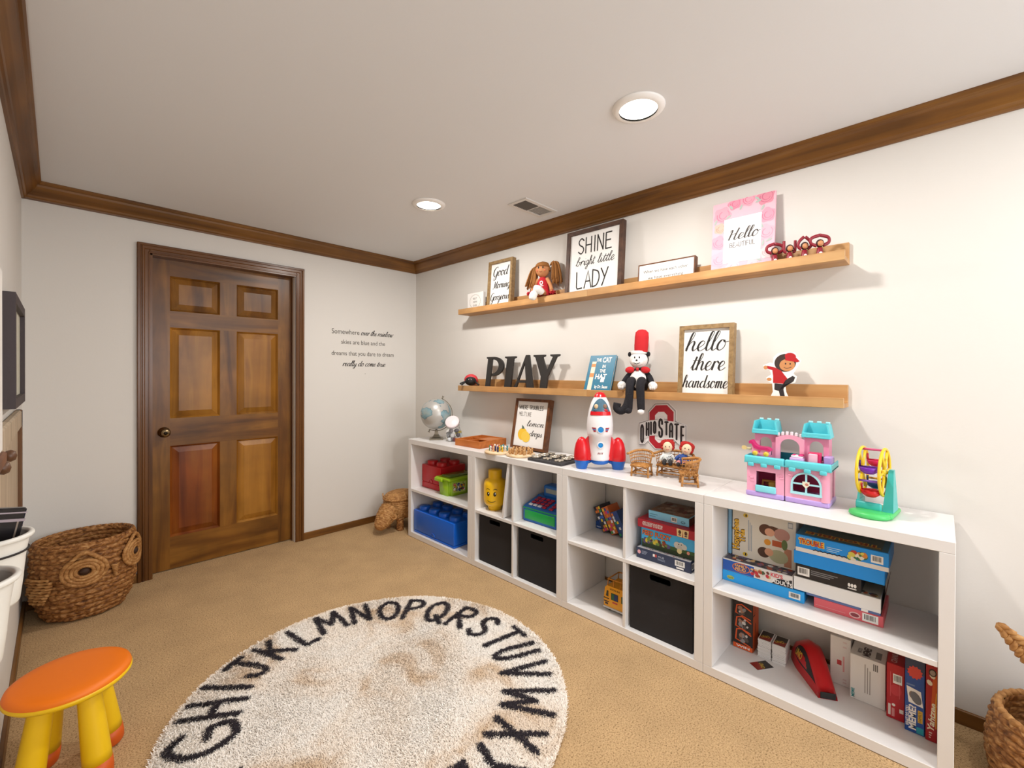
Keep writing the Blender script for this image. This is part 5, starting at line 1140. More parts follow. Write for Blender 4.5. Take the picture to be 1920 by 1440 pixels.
# wicker toy chairs and bench
def wicker(name, label, loc, rz, w, group=None):
    t = thing(name, label, 'toy chair' if w < .12 else 'toy bench', loc, rz, 0, group)
    d, zs, zb = .070, .055, .120; hw = w / 2
    for x in (-hw + .006, hw - .006):
        for y in (0.004, d - .004): MB().tube([(x * 1.06, y + (-.004 if y < .02 else .004), 0), (x, y, zs)], [.0052, .0046], rattan, 8).build('leg', t)
    mb = MB(); n = 9
    for k in range(n): mb.tube([(-hw, .002 + (d - .004) * k / (n - 1), zs + .002), (hw, .002 + (d - .004) * k / (n - 1), zs + .002)], .0045, rattan, 6)
    mb.tube([(-hw, -.002, zs), (hw, -.002, zs)], .006, rattan, 8); mb.build('seat', t)
    mb = MB()
    for y in (.002, d - .002):
        mb.tube([(-hw, y, .016), (hw, y, .016)], .003, rattan, 6)
        m_ = max(1, int(w / .085))
        for k in range(m_):
            x0, x1 = -hw + w * k / m_ + .006, -hw + w * (k + 1) / m_ - .006; mb.tube([(x0, y, .018), (x1, y, zs - .004)], .0022, rattan, 6); mb.tube([(x1, y, .018), (x0, y, zs - .004)], .0022, rattan, 6)
    for x in (-hw, hw): mb.tube([(x, .002, .016), (x, d, .016)], .003, rattan, 6)
    mb.build('stretcher', t)
    arc = lambda k, o, z: ((hw + o) * math.cos(PI * k / 16) * (1 if w < .12 else 1), .012 + (d - .010 + o) * math.sin(PI * k / 16) ** .8, z)
    mb = MB()
    for o, z, r in ((.000, .066, .003), (.004, .084, .0026), (.008, .098, .0026)): mb.tube([arc(k, o, z + .006 * math.sin(PI * k / 16)) for k in range(17)], r, rattan, 6)
    for k in range(17): mb.tube([arc(k, 0, zs), arc(k, .010, zb - .008 + .008 * math.sin(PI * k / 16))], .0016, rattan, 5)
    mb.build('backrest', t)
    mb = MB(); rim = [arc(k, .012 + (.010 if k in (0, 16) else 0), zb - .010 + .014 * math.sin(PI * k / 16)) for k in range(17)]; mb.tube(rim, .0065, rattan, 8); mb.build('arm_rail', t)
    return t
wicker('toy_chair', 'wicker toy armchair on the left of the toy bench', at(-.285, 2.447, ZT), -78, .092)
wicker('toy_chair', 'wicker toy armchair on the right turned side-on to the bench', at(-.285, 2.660, ZT), -150, .090)
wicker('toy_bench', 'wicker toy bench where two rag dolls sit', at(-.185, 2.575, ZT), -84, .165)

def rag_doll(label, loc, rz, tilt, dress, legs, leg_c, pattern, lean=0):
    t = thing('rag_doll', label, 'doll', loc, rz); M0 = RY(lean)
    sk = mat('#efd2b0', .8); hr = mat('#b3241f', .9, bump=.6, scale=300)
    mb = MB(); mb.M = M0
    dm = mat(dress, .85, var=.0)
    mb.lathe([(.001, 0), (.026, .002), (.027, .018), (.022, .036), (.014, .048), (.009, .054), (.001, .056)], dm, 18, sy=.75)
    q = random.Random(3)
    for k in range(26):
        a = -1.3 + 2.6 * q.random(); z = .008 + .030 * q.random(); r = .027 - .15 * max(0, z - .018); mb.ell((r * math.sin(a), -.75 * r * math.cos(a), z), .0018, mat(q.choice(pattern), .8), 6, 4)
    for sg in (-1, 1): mb.tube([(sg * .016, -.002, .042), (sg * .030, -.008, .026), (sg * .034, -.018, .012)], [.0075, .0068, .006], dm, 10)
    mb.build('body', t)
    mb = MB(); mb.M = M0
    mb.ell((0, -.002, .082), (.026, .022, .030), sk, 20, 14); mb.tube([(0, 0, .05), (0, 0, .065)], .008, sk, 10)
    for sg in (-1, 1): mb.ell((sg * .009, -.0235, .085), .0026, BLACK, 8, 6); mb.ell((sg * .034, -.020, .010), .0055, sk, 8, 6)
    mb.tube([(-.008, -.0215, .070), (0, -.0225, .068), (.008, -.0215, .070)], .0011, mat('#b0473f', .7), 6); mb.build('head', t)
    mb = MB(); mb.M = M0
    for k in range(34):
        a = PI * (-.12 + 1.24 * k / 33); z0 = .078 + .010 * (k % 3)
        x, y = .027 * math.cos(a), .020 * math.sin(a)
        mb.ell((x, y + .002, z0 + .008 * math.sin(a)), (.008, .008, .010), hr, 8, 6)
    for k in range(11): a = PI * (.04 + .92 * k / 10); mb.ell((.024 * math.cos(a), -.004, .088 + .022 * math.sin(a)), (.008, .011, .008), hr, 8, 6)
    mb.build('hair', t)
    for sg in (-1, 1):
        mb = MB(); mb.tube([(sg * .012, -.012, .012), (sg * .014, -.036, .014), (sg * .015, -.052, .006)], [.010, .0095, .009], mat(legs, .85), 10); mb.ell((sg * .015, -.058, .008), (.010, .013, .011), mat(leg_c, .8), 12, 8); mb.build('leg', t)
    return t
rag_doll('rag doll with red yarn hair and speckled white top sitting upright on the toy bench', at(-.168, 2.539, ZT + .0695), -66, 0, '#dfe3e0', '#3a3736', '#272425', ['#3f6f86', '#a83f4c', '#5f8a5a', '#39455f'])
t = rag_doll('rag doll with red yarn hair and blue overalls slumped sideways on the toy bench', at(-.165, 2.610, ZT + .0715), -66, 0, '#2f4f92', '#d98f8f', '#272425', ['#d9a7b0', '#e6d9dc', '#2b478a'], lean=17)

# ---- toy castle
pk, pk2, tq, pu = mat('#eda3bd', .35), mat('#e58fb0', .35), mat('#5fd0dc', .35), mat('#b79ad8', .35)
t = thing('toy_castle', 'pink and turquoise plastic toy castle on the right-hand shelf top', 'toy castle', at(-.252, 2.938, ZT), -90)
W, D = .292, .150
mb = MB(); mb.box(-.004, W * .485, -.004, D, 0, .022, pu, .006, seg=3); mb.box(W * .495, W + .004, -.004, D, 0, .022, pu, .006, seg=3); mb.build('plinth', t)
mb = MB(); z0, z1 = .020, .142
dx0, dx1, dz1 = .036, .110, .108
mb.box(0, dx0, 0, .006, z0, z1, pk); mb.box(dx1, W * .485, 0, .006, z0, z1, pk); mb.box(dx0, dx1, 0, .006, dz1, z1, pk)
ax, aw, az = .218, .046, .046      # arched window
arch = [(ax - aw, az)] + [(ax - aw * math.cos(PI * k / 16), az + .030 + .046 * math.sin(PI * k / 16)) for k in range(17)] + [(ax + aw, az)]
outr = [(W * .495, z0)] + [(W * .495 + (W - W * .495) * k / 16, z1 if 2 < k < 14 else z1) for k in range(17)] + [(W, z0)]
outr[1] = (W * .495, z1); mb.ring(outr, arch, 0, .006, pk)
mb.box(0, .006, .006, D, z0, z1, pk); mb.box(W - .006, W, .006, D * .55, z0, z1, pk); mb.box(W - .006, W, D * .80, D, z0, z1, pk); mb.box(.006, W - .006, D - .005, D, z0, z1, mat('#b8365f', .45)); mb.box(.006, W - .006, .006, D, z1 - .004, z1, pk)
mb.box(W * .47, W * .51, .0055, .012, z0, z1, mat('#5a3a52', .6))
mb.lathe([(.016, z0), (.017, .024), (.016, .136), (.016, z1)], pk, 18, T(W - .012, .010, 0))
for x, z in ((.010, .075), (.012, .062), (.118, .098), (.124, .088), (.155, .108), (.165, .099), (.260, .118), (.020, .120), (.27, .046)): mb.box(x, x + .017, -.0022, 0, z, z + .007, pk, .002)
mb.build('lower_walls', t)
mb = MB()
for x0, x1 in ((-.008, W * .488), (W * .494, W + .010)):
    mb.box(x0, x1, -.014, .010, .142, .172, tq, .006, seg=3); mb.box(x0, x1, -.012, D + .004, .142, .148, tq)
    n = 3
    for k in range(n): c = x0 + (x1 - x0) * (k + .5) / n; mb.box(c - .012, c + .012, -.014, -.004, .128, .146, tq, .004, seg=2)
mb.box(-.008, -.002, .0, D, .142, .172, tq, .002); mb.box(W + .004, W + .010, .0, D, .142, .168, tq, .002); mb.box(.004, W - .004, D - .004, D, .142, .178, mat('#1f8f9c', .4)); mb.build('parapet', t)
mb = MB()
for x0, x1 in ((.010, .096), (.197, .281)):
    cx = (x0 + x1) / 2; hw_ = .024
    ar = [(cx - hw_, .172)] + [(cx - hw_ * math.cos(PI * k / 12), .222 + .026 * math.sin(PI * k / 12)) for k in range(13)] + [(cx + hw_, .172)]
    ou = [(x0, .172)] + [(x0 + (x1 - x0) * k / 12, .266) for k in range(13)] + [(x1, .172)]
    mb.ring(ou, ar, .072, .082, pk2); mb.box(x0, x1, .072, .082, .146, .172, pk2)
    mb.box(x0, x0 + .006, .082, D - .01, .146, .264, pk2); mb.box(x1 - .006, x1, .082, D - .01, .146, .264, pk2)
cx = .1465; hw_ = .036
ar = [(cx - hw_, .146)] + [(cx - hw_ * math.cos(PI * k / 14), .215 + .034 * math.sin(PI * k / 14)) for k in range(15)] + [(cx + hw_, .146)]
ou = [(cx - .052, .146)] + [(cx - .052 + .104 * k / 14, .252 + .014 * math.sin(PI * k / 14)) for k in range(15)] + [(cx + .052, .146)]
mb.ring(ou, ar, .060, .074, pk)
for k in range(6): mb.box(cx - .048 + k * .0165, cx - .038 + k * .0165, .060, .074, .256 + .008 * math.sin(PI * (k + .5) / 6), .270 + .010 * math.sin(PI * (k + .5) / 6), mat('#f3dfe6', .4), .002)
mb.build('upper_walls', t)
for x0, x1 in ((.002, .104), (.189, .289)):
    mb = MB(); a = .010
    y0, y1 = .055, .130
    vs = lambda e, z: [(x0 + e, y0 + e, z), (x1 - e, y0 + e, z), (x1 - e, y1 - e, z), (x0 + e, y1 - e, z)]
    mb.box(x0, x1, y0, y1, .262, .272, tq, .002)
    for q in ((0, 0, .006), (1, 0, 0)):
        pass
    e = .009; zt = .318
    mb.add([(x0, y1, .270), (x1, y1, .270), (x1 - e, y1, zt), (x0 + e, y1, zt), (x0, y1 - .006, .270), (x1, y1 - .006, .270), (x1 - e, y1 - .006, zt), (x0 + e, y1 - .006, zt)], [(4, 5, 6, 7), (1, 0, 3, 2), (2, 3, 7, 6), (0, 4, 7, 3), (5, 1, 2, 6)], tq)
    for xa, sg in ((x0, 1), (x1, -1)): mb.add([(xa, y0, .270), (xa, y1, .270), (xa + sg * e, y1, zt), (xa + sg * e, y0 + .004, zt), (xa + sg * .006, y0, .270), (xa + sg * .006, y1, .270), (xa + sg * (e + .006), y1, zt), (xa + sg * (e + .006), y0 + .004, zt)], [(0, 1, 2, 3), (5, 4, 7, 6), (3, 2, 6, 7), (0, 3, 7, 4)], tq)
    mb.box(x0 + .002, x1 - .002, y0, y0 + .006, .270, .282, tq, .002)
    for k in range(3): c = x0 + .020 + (x1 - x0 - .040) * k / 2; mb.box(c - .008, c + .008, y1 - .007, y1, zt - .001, zt + .008, mat('#a5e6ec', .4), .002)
    mb.build('turret_top', t)
mb = MB(); mb.ring([(ax - aw - .007, az - .006)] + [(ax - (aw + .007) * math.cos(PI * k / 16), az + .030 + .053 * math.sin(PI * k / 16)) for k in range(17)] + [(ax + aw + .007, az - .006)], arch, -.004, .004, mat('#a9dfe6', .4)); mb.box(ax - aw - .008, ax + aw + .008, -.005, .004, az - .008, az + .001, mat('#a9dfe6', .4))
mb.box(ax - .003, ax + .003, -.003, .003, az, az + .075, mat('#a9dfe6', .4)); mb.box(ax - aw, ax + aw, -.003, .003, az + .032, az + .038, mat('#a9dfe6', .4)); mb.prism([(ax - .012, az + .046), (ax + .012, az + .046), (ax + .012, az + .032), (ax, az + .020), (ax - .012, az + .032)], -.006, -.003, mat('#e7e0c9', .4)); mb.disc(ax + .003, az + .036, .006, .005, mat('#c47f6d', .5), -.0066); mb.build('arched_window', t)
mb = MB(); mb.box(.034, .112, -.008, .002, .022, .050, mat('#7fd3dc', .4), .004, seg=2); mb.build('drawbridge', t)
mb = MB(); mb.tube([(.048, .05, .035), (.05, .05, .062), (.098, .05, .062), (.10, .05, .035)], .006, mat('#a8762f', .5), 8); mb.torus((.06, .03, .040), .011, .004, mat('#a8762f', .5), M=T(0, .07, 0) @ T(0, 0, 0)); mb.box(.075, .10, .03, .05, .030, .062, mat('#c19a3c', .5), .004); mb.build('toy_carriage', t)
# small furniture standing on the castle's balcony
t2 = thing('doll_chaise', 'magenta toy chaise on wheels on the left of the castle balcony', 'toy furniture', at(-.248, 2.944, ZT + .1725), -90)
mb = MB(); mg = mat('#c9246c', .35); mb.prism(catmull([(-.002, .058), (.008, .064), (.022, .046), (.040, .038), (.066, .038), (.080, .030), (.080, .022), (.066, .026), (.040, .026), (.020, .032), (.010, .048), (0, .048)], 3), .0, .040, mg); mb.build('cushion', t2)
mb = MB(); mb.prism([(.010, .006), (.076, .006), (.078, .026), (.040, .028), (.020, .034), (.010, .046)], .004, .036, mat('#e89dbb', .4)); mb.prism([(.040, .012), (.046, .022), (.034, .022)], .002, .004, mg); mb.build('base', t2)
for x in (.024, .066):
    MB().lathe([(.001, -.004), (.010, -.004), (.010, .004), (.001, .004)], mat('#e6c03c', .4), 18, T(x, .002, .010) @ RX(90)).build('wheel', t2)
mb = MB(); mb.disc(-.022, .028, .011, .009, mat('#e2c98a', .5), .010); mb.box(-.026, .006, .012, .02, .020, .030, mat('#d9cfa5', .5), .003, seg=2); mb.build('lantern', t2)
t2 = thing('doll_bed', 'tiny magenta and white toy bed in the middle of the castle balcony', 'toy furniture', at(-.236, 3.093, ZT + .1495), -90)
MB().box(0, .050, 0, .042, 0, .030, mat('#c8a6d6', .4), .004, seg=2).build('frame', t2); MB().box(.004, .046, .004, .040, .028, .040, mat('#f0dfe6', .5), .005, seg=2).build('mattress', t2); MB().box(.030, .047, .004, .040, .036, .044, mat('#c9246c', .5), .004, seg=2).box(.006, .020, .006, .038, .036, .042, mat('#c9246c', .5), .003).build('blanket', t2)
t2 = thing('doll_armchair', 'pink toy armchair with magenta side on the right of the castle balcony', 'toy furniture', at(-.232, 3.158, ZT + .1485), -90)
MB().box(0, .034, 0, .036, 0, .055, mat('#f1b5c8', .4), .006, seg=3).build('seat', t2); MB().box(.032, .041, -.001, .038, 0, .058, mat('#d5215f', .4), .003).box(-.001, .034, .004, .036, .052, .058, mat('#d5215f', .4), .002).build('arm', t2)
t2 = thing('doll_basin', 'small lilac toy box at the far right end of the castle balcony', 'toy furniture', at(-.215, 3.206, ZT + .1485), -90)
MB().box(0, .028, 0, .05, 0, .045, mat('#b79ad8', .4), .003).build('tub', t2)

# ---- toy ferris wheel
t = thing('ferris_wheel', 'colourful plastic toy ferris wheel at the right end of the shelf top', 'toy ferris wheel', at(-.190, 3.362, ZT), -90 - 6)
yw, tg, gn = mat('#f0cb2c', .35), mat('#3fb9b4', .35), mat('#4cc56a', .35)
mb = MB(); mb.lathe([(.001, 0), (.056, 0), (.062, .006), (.060, .016), (.050, .020), (.001, .020)], gn, 36, T(0, -.070, 0), sy=.75); mb.box(-.050, .066, -.070, .085, 0, .018, gn, .008, seg=3); mb.build('base', t)
mb = MB()
mb.add([(.030, -.034, .018), (.062, -.034, .018), (.062, .050, .018), (.030, .050, .018), (.044, -.010, .170), (.058, -.010, .170), (.058, .012, .170), (.044, .012, .170)], [(0, 1, 5, 4), (1, 2, 6, 5), (2, 3, 7, 6), (3, 0, 4, 7), (4, 5, 6, 7)], tg)
mb.box(-.048, .030, -.044, -.030, .016, .046, tg, .006, seg=2); mb.box(-.048, -.036, -.04, .05, .016, .050, tg, .006, seg=2); mb.add([(-.048, -.02, .046), (-.040, -.02, .046), (-.040, .04, .046), (-.048, .04, .046), (-.048, 0, .085), (-.042, 0, .085), (-.042, .02, .085), (-.048, .02, .085)], [(0, 1, 5, 4), (1, 2, 6, 5), (2, 3, 7, 6), (3, 0, 4, 7), (4, 5, 6, 7)], tg); mb.build('support', t)
CZ = .158
for x in (-.036, .030):
    mb = MB(); MM = T(x, 0, CZ) @ RY(90); mb.torus((0, 0, 0), .086, .0052, yw, 44, 8, MM)
    for k in range(6): a = PI * k / 3 + .5; mb.tube([(x, .012 * math.sin(a), CZ + .012 * math.cos(a)), (x, .086 * math.sin(a), CZ + .086 * math.cos(a))], .0048, yw, 8)
    mb.lathe([(.001, -.005), (.016, -.005), (.016, .005), (.001, .005)], yw, 20, MM); mb.build('wheel', t)
for a, c in ((90, '#d8588a'), (-20, '#7a4fb0'), (210, '#e0a52c')):
    y, z = -.080 * math.cos(R(a)), CZ + .080 * math.sin(R(a)); MB().tube([(-.036, y, z), (.030, y, z)], .0042, mat(c, .4), 8).build('cross_bar', t)
MB().tube([(-.040, 0, CZ), (.052, 0, CZ)], .006, yw, 10).build('axle', t)
for ang, c, c2 in ((28, '#7526b0', '#4d1a6a'), (140, '#e2245f', '#c2264a'), (-140, '#15509c', '#0e2f5c'), (-62, '#d8121c', '#b31018')):
    y, z = -.070 * math.cos(R(ang)), CZ + .066 * math.sin(R(ang)); m, m2 = mat(c, .35), mat(c2, .4); mb = MB()
    P = [(.001, -.034), (.014, -.033), (.024, -.024), (.028, -.010), (.027, -.009), (.023, -.010), (.018, -.022), (.001, -.028)]
    mb.lathe(P, m, 24, T(-.003, y, z), sx=1.10, sy=1.2)
    mb2 = MB()
    for x in (-.031, .025): mb2.tube([(x, y, z - .010), (x, y, z + .014)], .0035, m2, 6)
    mb2.tube([(-.031, y + .0, z - .008), (.025, y, z - .008)], .0025, m2, 6); ob = mb.build('gondola', t); mb2.build('hanger', ob)

# ================================================================== PLUSH TOYS AND FIGURES ON THE LEDGES
t = thing('plush_toy', 'black and white plush toy in a tall red hat sitting on the lower ledge', 'plush toy', at(-.074, 2.325, LFl + .0245), -74)
fb, fw2, fr = mat('#1d1b20', .95, bump=.8, scale=160), mat('#ece8e4', .95, bump=.6, scale=160), mat('#c31a22', .8, bump=.3, scale=120)
mb = MB()
mb.lathe([(.001, 0), (.044, .004), (.056, .030), (.053, .070), (.040, .105), (.024, .125), (.001, .132)], fb, 24, sy=.72)
mb.ell((0, -.012, .060), (.047, .036, .058), fw2, 20, 14)
mb.ell((0, -.006, .172), (.050, .040, .046), fw2, 24, 16); mb.ell((0, .010, .176), (.052, .034, .046), fb, 24, 16); mb.ell((0, -.034, .160), (.034, .020, .022), fw2, 16, 12)
for sg in (-1, 1):
    mb.tube(catmull([(sg * .032, 0, .108), (sg * .062, -.010, .075), (sg * .080, -.034, .040)], 4), [.017 - .0004 * k for k in range(9)], fb, 12)
    mb.ell((sg * .084, -.042, .030), (.025, .020, .024), fw2, 14, 10)
    for k in (-1, 0, 1): mb.ell((sg * .084 + k * .010, -.056, .020), (.007, .008, .011), fw2, 8, 6)
    mb.ell((sg * .052, .004, .205), (.010, .008, .014), fb, 10, 8)
    mb.tube(catmull([(sg * .025, -.012, .034), (sg * .027, -.050, .056), (sg * .028, -.088, .032), (sg * .031, -.090, -.050), (sg * .033, -.086, -.098)], 4), [.026 - .0004 * k for k in range(17)], fb, 12)
mb.ell((.034, -.096, -.108), (.018, .024, .014), fw2, 14, 10); mb.ell((-.034, -.094, -.104), (.020, .024, .018), fb, 14, 10)
mb.tube(catmull([(-.030, -.085, -.02), (-.045, -.092, -.080), (-.072, -.092, -.108), (-.098, -.090, -.096), (-.096, -.088, -.066)], 4), [.021] * 17, fb, 12)
mb.build('body', t)
mb = MB()
for sg in (-1, 1): mb.ell((sg * .013, -.0445, .186), (.0035, .003, .006), BLACK, 8, 6)
mb.ell((0, -.054, .170), (.006, .004, .005), BLACK, 8, 6); mb.tube([(-.018, -.050, .156), (0, -.055, .150), (.018, -.050, .156)], .0014, BLACK, 6); mb.build('face', t)
mb = MB()
for sg in (-1, 1): mb.ell((sg * .026, -.030, .122), (.026, .010, .018), fr, 14, 10, M=T(0, 0, 0) @ RY(sg * 8))
mb.ell((0, -.034, .121), (.009, .010, .010), fr, 10, 8); mb.build('bow_tie', t)
mb = MB(); mb.lathe([(.042, .206), (.044, .214), (.042, .222), (.038, .224)], fw2, 24, sy=.85); mb.lathe([(.036, .218), (.038, .25), (.038, .30), (.035, .326), (.020, .340), (.001, .343)], fr, 24, RY(3), sy=.85); mb.build('hat', t)

t = thing('cheer_doll', 'rag doll in red dress and white boots sitting on the upper ledge', 'doll', at(-.074, 1.618, UFl + .034), -68); t.scale = (1.0, 1.0, 1.0)
sk, hr, rd = mat('#c98a5a', .8), mat('#a06a35', .9, bump=.5, scale=200), mat('#bb1626', .8)
mb = MB(); mb.lathe([(.001, 0), (.046, .004), (.044, .05), (.034, .10), (.022, .125), (.014, .132), (.001, .134)], rd, 22, sy=.75)
mb.lathe([(.057, .004), (.055, .010), (.042, .050), (.036, .052)], rd, 30, sy=.75)
mb.M = T(0, -.0315, 0) @ RX(-6); mb.text('O', 0, .074, .026, PRINTW, bold=.05, y=-.008, width=.024); mb.rect(-.016, .016, .064, .068, PRINTW, -.008); mb.M = Matrix.Identity(4); mb.build('dress', t)
mb = MB(); mb.ell((0, -.004, .178), (.046, .042, .050), sk, 24, 16); mb.tube([(0, 0, .12), (0, 0, .14)], .014, sk, 10)
for sg in (-1, 1):
    mb.tube(catmull([(sg * .030, 0, .118), (sg * .056, -.010, .075), (sg * .068, -.018, .036)], 4), [.014, .014, .0135, .013, .013, .0125, .012, .012, .011], sk, 10); mb.ell((sg * .068, -.020, .028), .012, sk, 10, 8)
    mb.tube(catmull([(sg * .020, -.030, .012), (sg * .022, -.052, .022), (sg * .024, -.070, .020)], 3), .017, sk, 10)
mb.build('body', t)
mb = MB()
for sg in (-1, 1): mb.ell((sg * .015, -.0435, .186), (.005, .003, .007), BLACK, 10, 8); mb.ell((sg * .026, -.038, .168), (.008, .003, .007), mat('#d3724f', .8), 10, 8)
mb.tube([(-.010, -.0455, .160), (0, -.047, .157), (.010, -.0455, .160)], .0014, mat('#8d3d2c', .7), 6); mb.build('face', t)
mb = MB(); q = random.Random(9)
for k in range(60):
    a = 2 * PI * k / 60; front = math.sin(a) < -.25
    e = (.049 * math.cos(a), .045 * math.sin(a) - .002, .192 + (.004 if front else -.022)); mb.tube(catmull([(0, -.002 + .01 * q.random(), .231), (.036 * math.cos(a), .034 * math.sin(a), .218), e], 3), .0042, hr, 5)
for sg in (-1, 1):
    base = Vector((sg * .050, .004, .206))
    for k in range(54):
        j = Vector((q.uniform(-.026, .026), q.uniform(-.022, .022), q.uniform(-.008, .010))); L_ = (.115 if sg > 0 else .14) * q.uniform(.8, 1.1)
        mid = base + Vector((sg * (.036 if sg > 0 else .012), 0, .012 if sg > 0 else -.03)) + j * .8; end = base + Vector((sg * (.050 if sg > 0 else .032), -.004, -L_)) + j * 1.3
        mb.tube(catmull([tuple(base), tuple(mid), tuple(end)], 4), .0038, hr, 5)
mb.build('hair', t)
for sg in (-1, 1):
    mb = MB(); c = (.012, -.090, -.004) if sg > 0 else (-.038, -.088, -.012)
    if sg > 0: mb.tube(catmull([(.020, -.068, .012), (.002, -.090, .032), (-.030, -.098, .040)], 4), [.020, .022, .024, .025, .026, .026, .025, .022, .012], PRINTW, 14)
    else: mb.tube(catmull([(-.022, -.074, .016), (-.030, -.100, -.002), (-.036, -.104, -.036)], 4), [.018, .020, .023, .025, .026, .026, .025, .022, .012], PRINTW, 14)
    mb.build('boot', t)
for x in (-.078, .078):
    mb = MB()
    for k in range(40):
        a, b_ = q.uniform(0, 2 * PI), q.uniform(-1, 1); r = .024; cc = (x, -.030, .018); mb.tube([cc, (cc[0] + r * math.cos(a) * math.sqrt(1 - b_ * b_), cc[1] + r * math.sin(a) * math.sqrt(1 - b_ * b_), cc[2] + r * b_ * .8)], .0028, rd, 4)
    mb.build('pompom', t)

# flat cut-out of a running child, standing on the lower ledge
t = thing('cutout_figure', 'flat cut-out of a running child in red top at the right of the lower ledge', 'cut-out figure', at(-.085, 3.030, LFl + .001), -90, -3)
mb = MB(); outl = [(-.042, 0), (.024, 0), (.028, .012), (.016, .040), (.012, .072), (.050, .082), (.056, .108), (.042, .122), (.052, .140), (.062, .160), (.070, .178), (.056, .196), (.048, .216), (.020, .220), (-.020, .214), (-.036, .196), (-.038, .168), (-.050, .172), (-.078, .160), (-.076, .142), (-.052, .140), (-.044, .118), (-.064, .104), (-.062, .090), (-.040, .078), (-.036, .040), (-.048, .012)]
mb.prism(outl, 0, .005, PRINTW); k1, b1, r1, s1 = mat('#2b2527', .5), mat('#4c2c1e', .5), mat('#b4161f', .5), mat('#c98a57', .5)
mb.disc(.010, .170, .042, .040, mat('#3a2a25', .5), -.0006, 26); mb.disc(.018, .160, .030, .027, s1, -.0009, 22); mb.poly([(.012, .196), (.052, .192), (.066, .176), (.056, .172), (.026, .178), (.010, .182)], r1, -.0012); mb.disc(.030, .198, .022, .016, r1, -.0012, 18, -.2)
mb.disc(.012, .166, .003, .004, k1, -.0013, 8); mb.disc(.030, .165, .003, .004, k1, -.0013, 8); mb.stroke(catmull([(.006, .150), (.018, .145), (.034, .151)], 5), .002, k1, -.0013)
mb.poly([(-.036, .080), (.014, .076), (.020, .100), (-.004, .134), (-.030, .150), (-.062, .158), (-.070, .148), (-.040, .138), (-.036, .110)], r1, -.0009); mb.disc(-.068, .150, .008, .009, s1, -.0012, 12); mb.disc(-.052, .096, .010, .007, s1, -.0012, 12)
mb.poly([(-.030, .078), (.012, .074), (.044, .088), (.050, .106), (.040, .112), (.014, .094), (.006, .050), (.014, .010), (-.004, .010), (-.012, .044), (-.030, .050)], k1, -.0009); mb.poly([(-.040, .004), (.018, .004), (.020, .012), (-.030, .016)], PRINTW, -.0012); mb.poly([(-.036, .006), (-.006, .006), (-.004, .012), (-.030, .013)], k1, -.0014)
mb.build('panel', t)

# four tiny red figurines at the right end of the upper ledge, arms in four different poses
POSES = [('arms ringed overhead, beside the floral sign', [(.010, .034), (.025, .040), (.024, .054), (.001, .061)]), ('both arms held straight up', [(.010, .030), (.017, .034), (.018, .062)]), ('hands joined in a point above the head', [(.010, .032), (.020, .040), (.016, .054), (.002, .066)]), ('arms ringed overhead, nearest the ledge end', [(.010, .034), (.027, .042), (.025, .056), (.000, .063)])]
for k, (lb, arm) in enumerate(POSES):
    t = thing('figurine', 'tiny red figurine with %s, upper ledge' % lb, 'figurine', at(-.090, (2.999, 3.057, 3.113, 3.168)[k], UFl), -62, 0, 'tiny red figurines on the upper ledge'); t.scale = (1.22, 1.2, 1.52)
    dr = mat('#8a1428', .45); mb = MB(); mb.lathe([(.001, 0), (.014, 0), (.014, .008), (.010, .024), (.008, .036), (.001, .038)], dr, 14, sy=.8)
    for sg in (-1, 1): mb.tube(catmull([(sg * a, 0, c + .008) for a, c in arm], 4), .0048, dr, 8)
    mb.disc(0, .020, .005, .004, PRINTW, -.0098); mb.build('body', t)
    MB().ell((0, -.001, .048), (.0125, .011, .0115), mat('#3a221c', .5), 14, 10).ell((0, -.006, .047), (.0098, .008, .0085), mat('#c98a5c', .5), 12, 10).build('head', t)

# ================================================================== FLOOR PIECES AND THE LEFT WALL
# toddler stool
t = thing('stool', 'orange round seat toddler stool with yellow legs on the carpet beside the rug', 'stool', (-2.299, -1.535, 0))
so, sy_, sf = mat('#f27a02', .5), mat('#f4c60a', .45), mat('#d45c14', .5)
MB().lathe([(.001, .283), (.120, .283), (.143, .288), (.150, .296), (.150, .303), (.146, .306)], sy_, 56).build('seat_rim', t)
MB().lathe([(.1465, .302), (.1485, .308), (.145, .317), (.132, .3235), (.10, .3265), (.05, .328), (.001, .3283)], so, 56).build('seat', t)
for a in (32, 122, 212, 302):
    c, s_ = math.cos(R(a)), math.sin(R(a)); P = lambda z: ((.118 - .046 * (z / .29)) * c, (.118 - .046 * (z / .29)) * s_, z)
    rad = lambda z: .0385 - .010 * (z / .29)
    l = MB().tube([P(.058 + .23 * k / 8) for k in range(9)], [rad(.058 + .23 * k / 8) for k in range(9)], sy_, 22).build('leg', t)
    mb = MB(); mb.tube([P(z) for z in (.0005, .004, .012, .03, .0582)], [.022, .030, .0355, .0375, .0372], sf, 22); tag(mb.build('foot', l), 'dark orange foot cap')

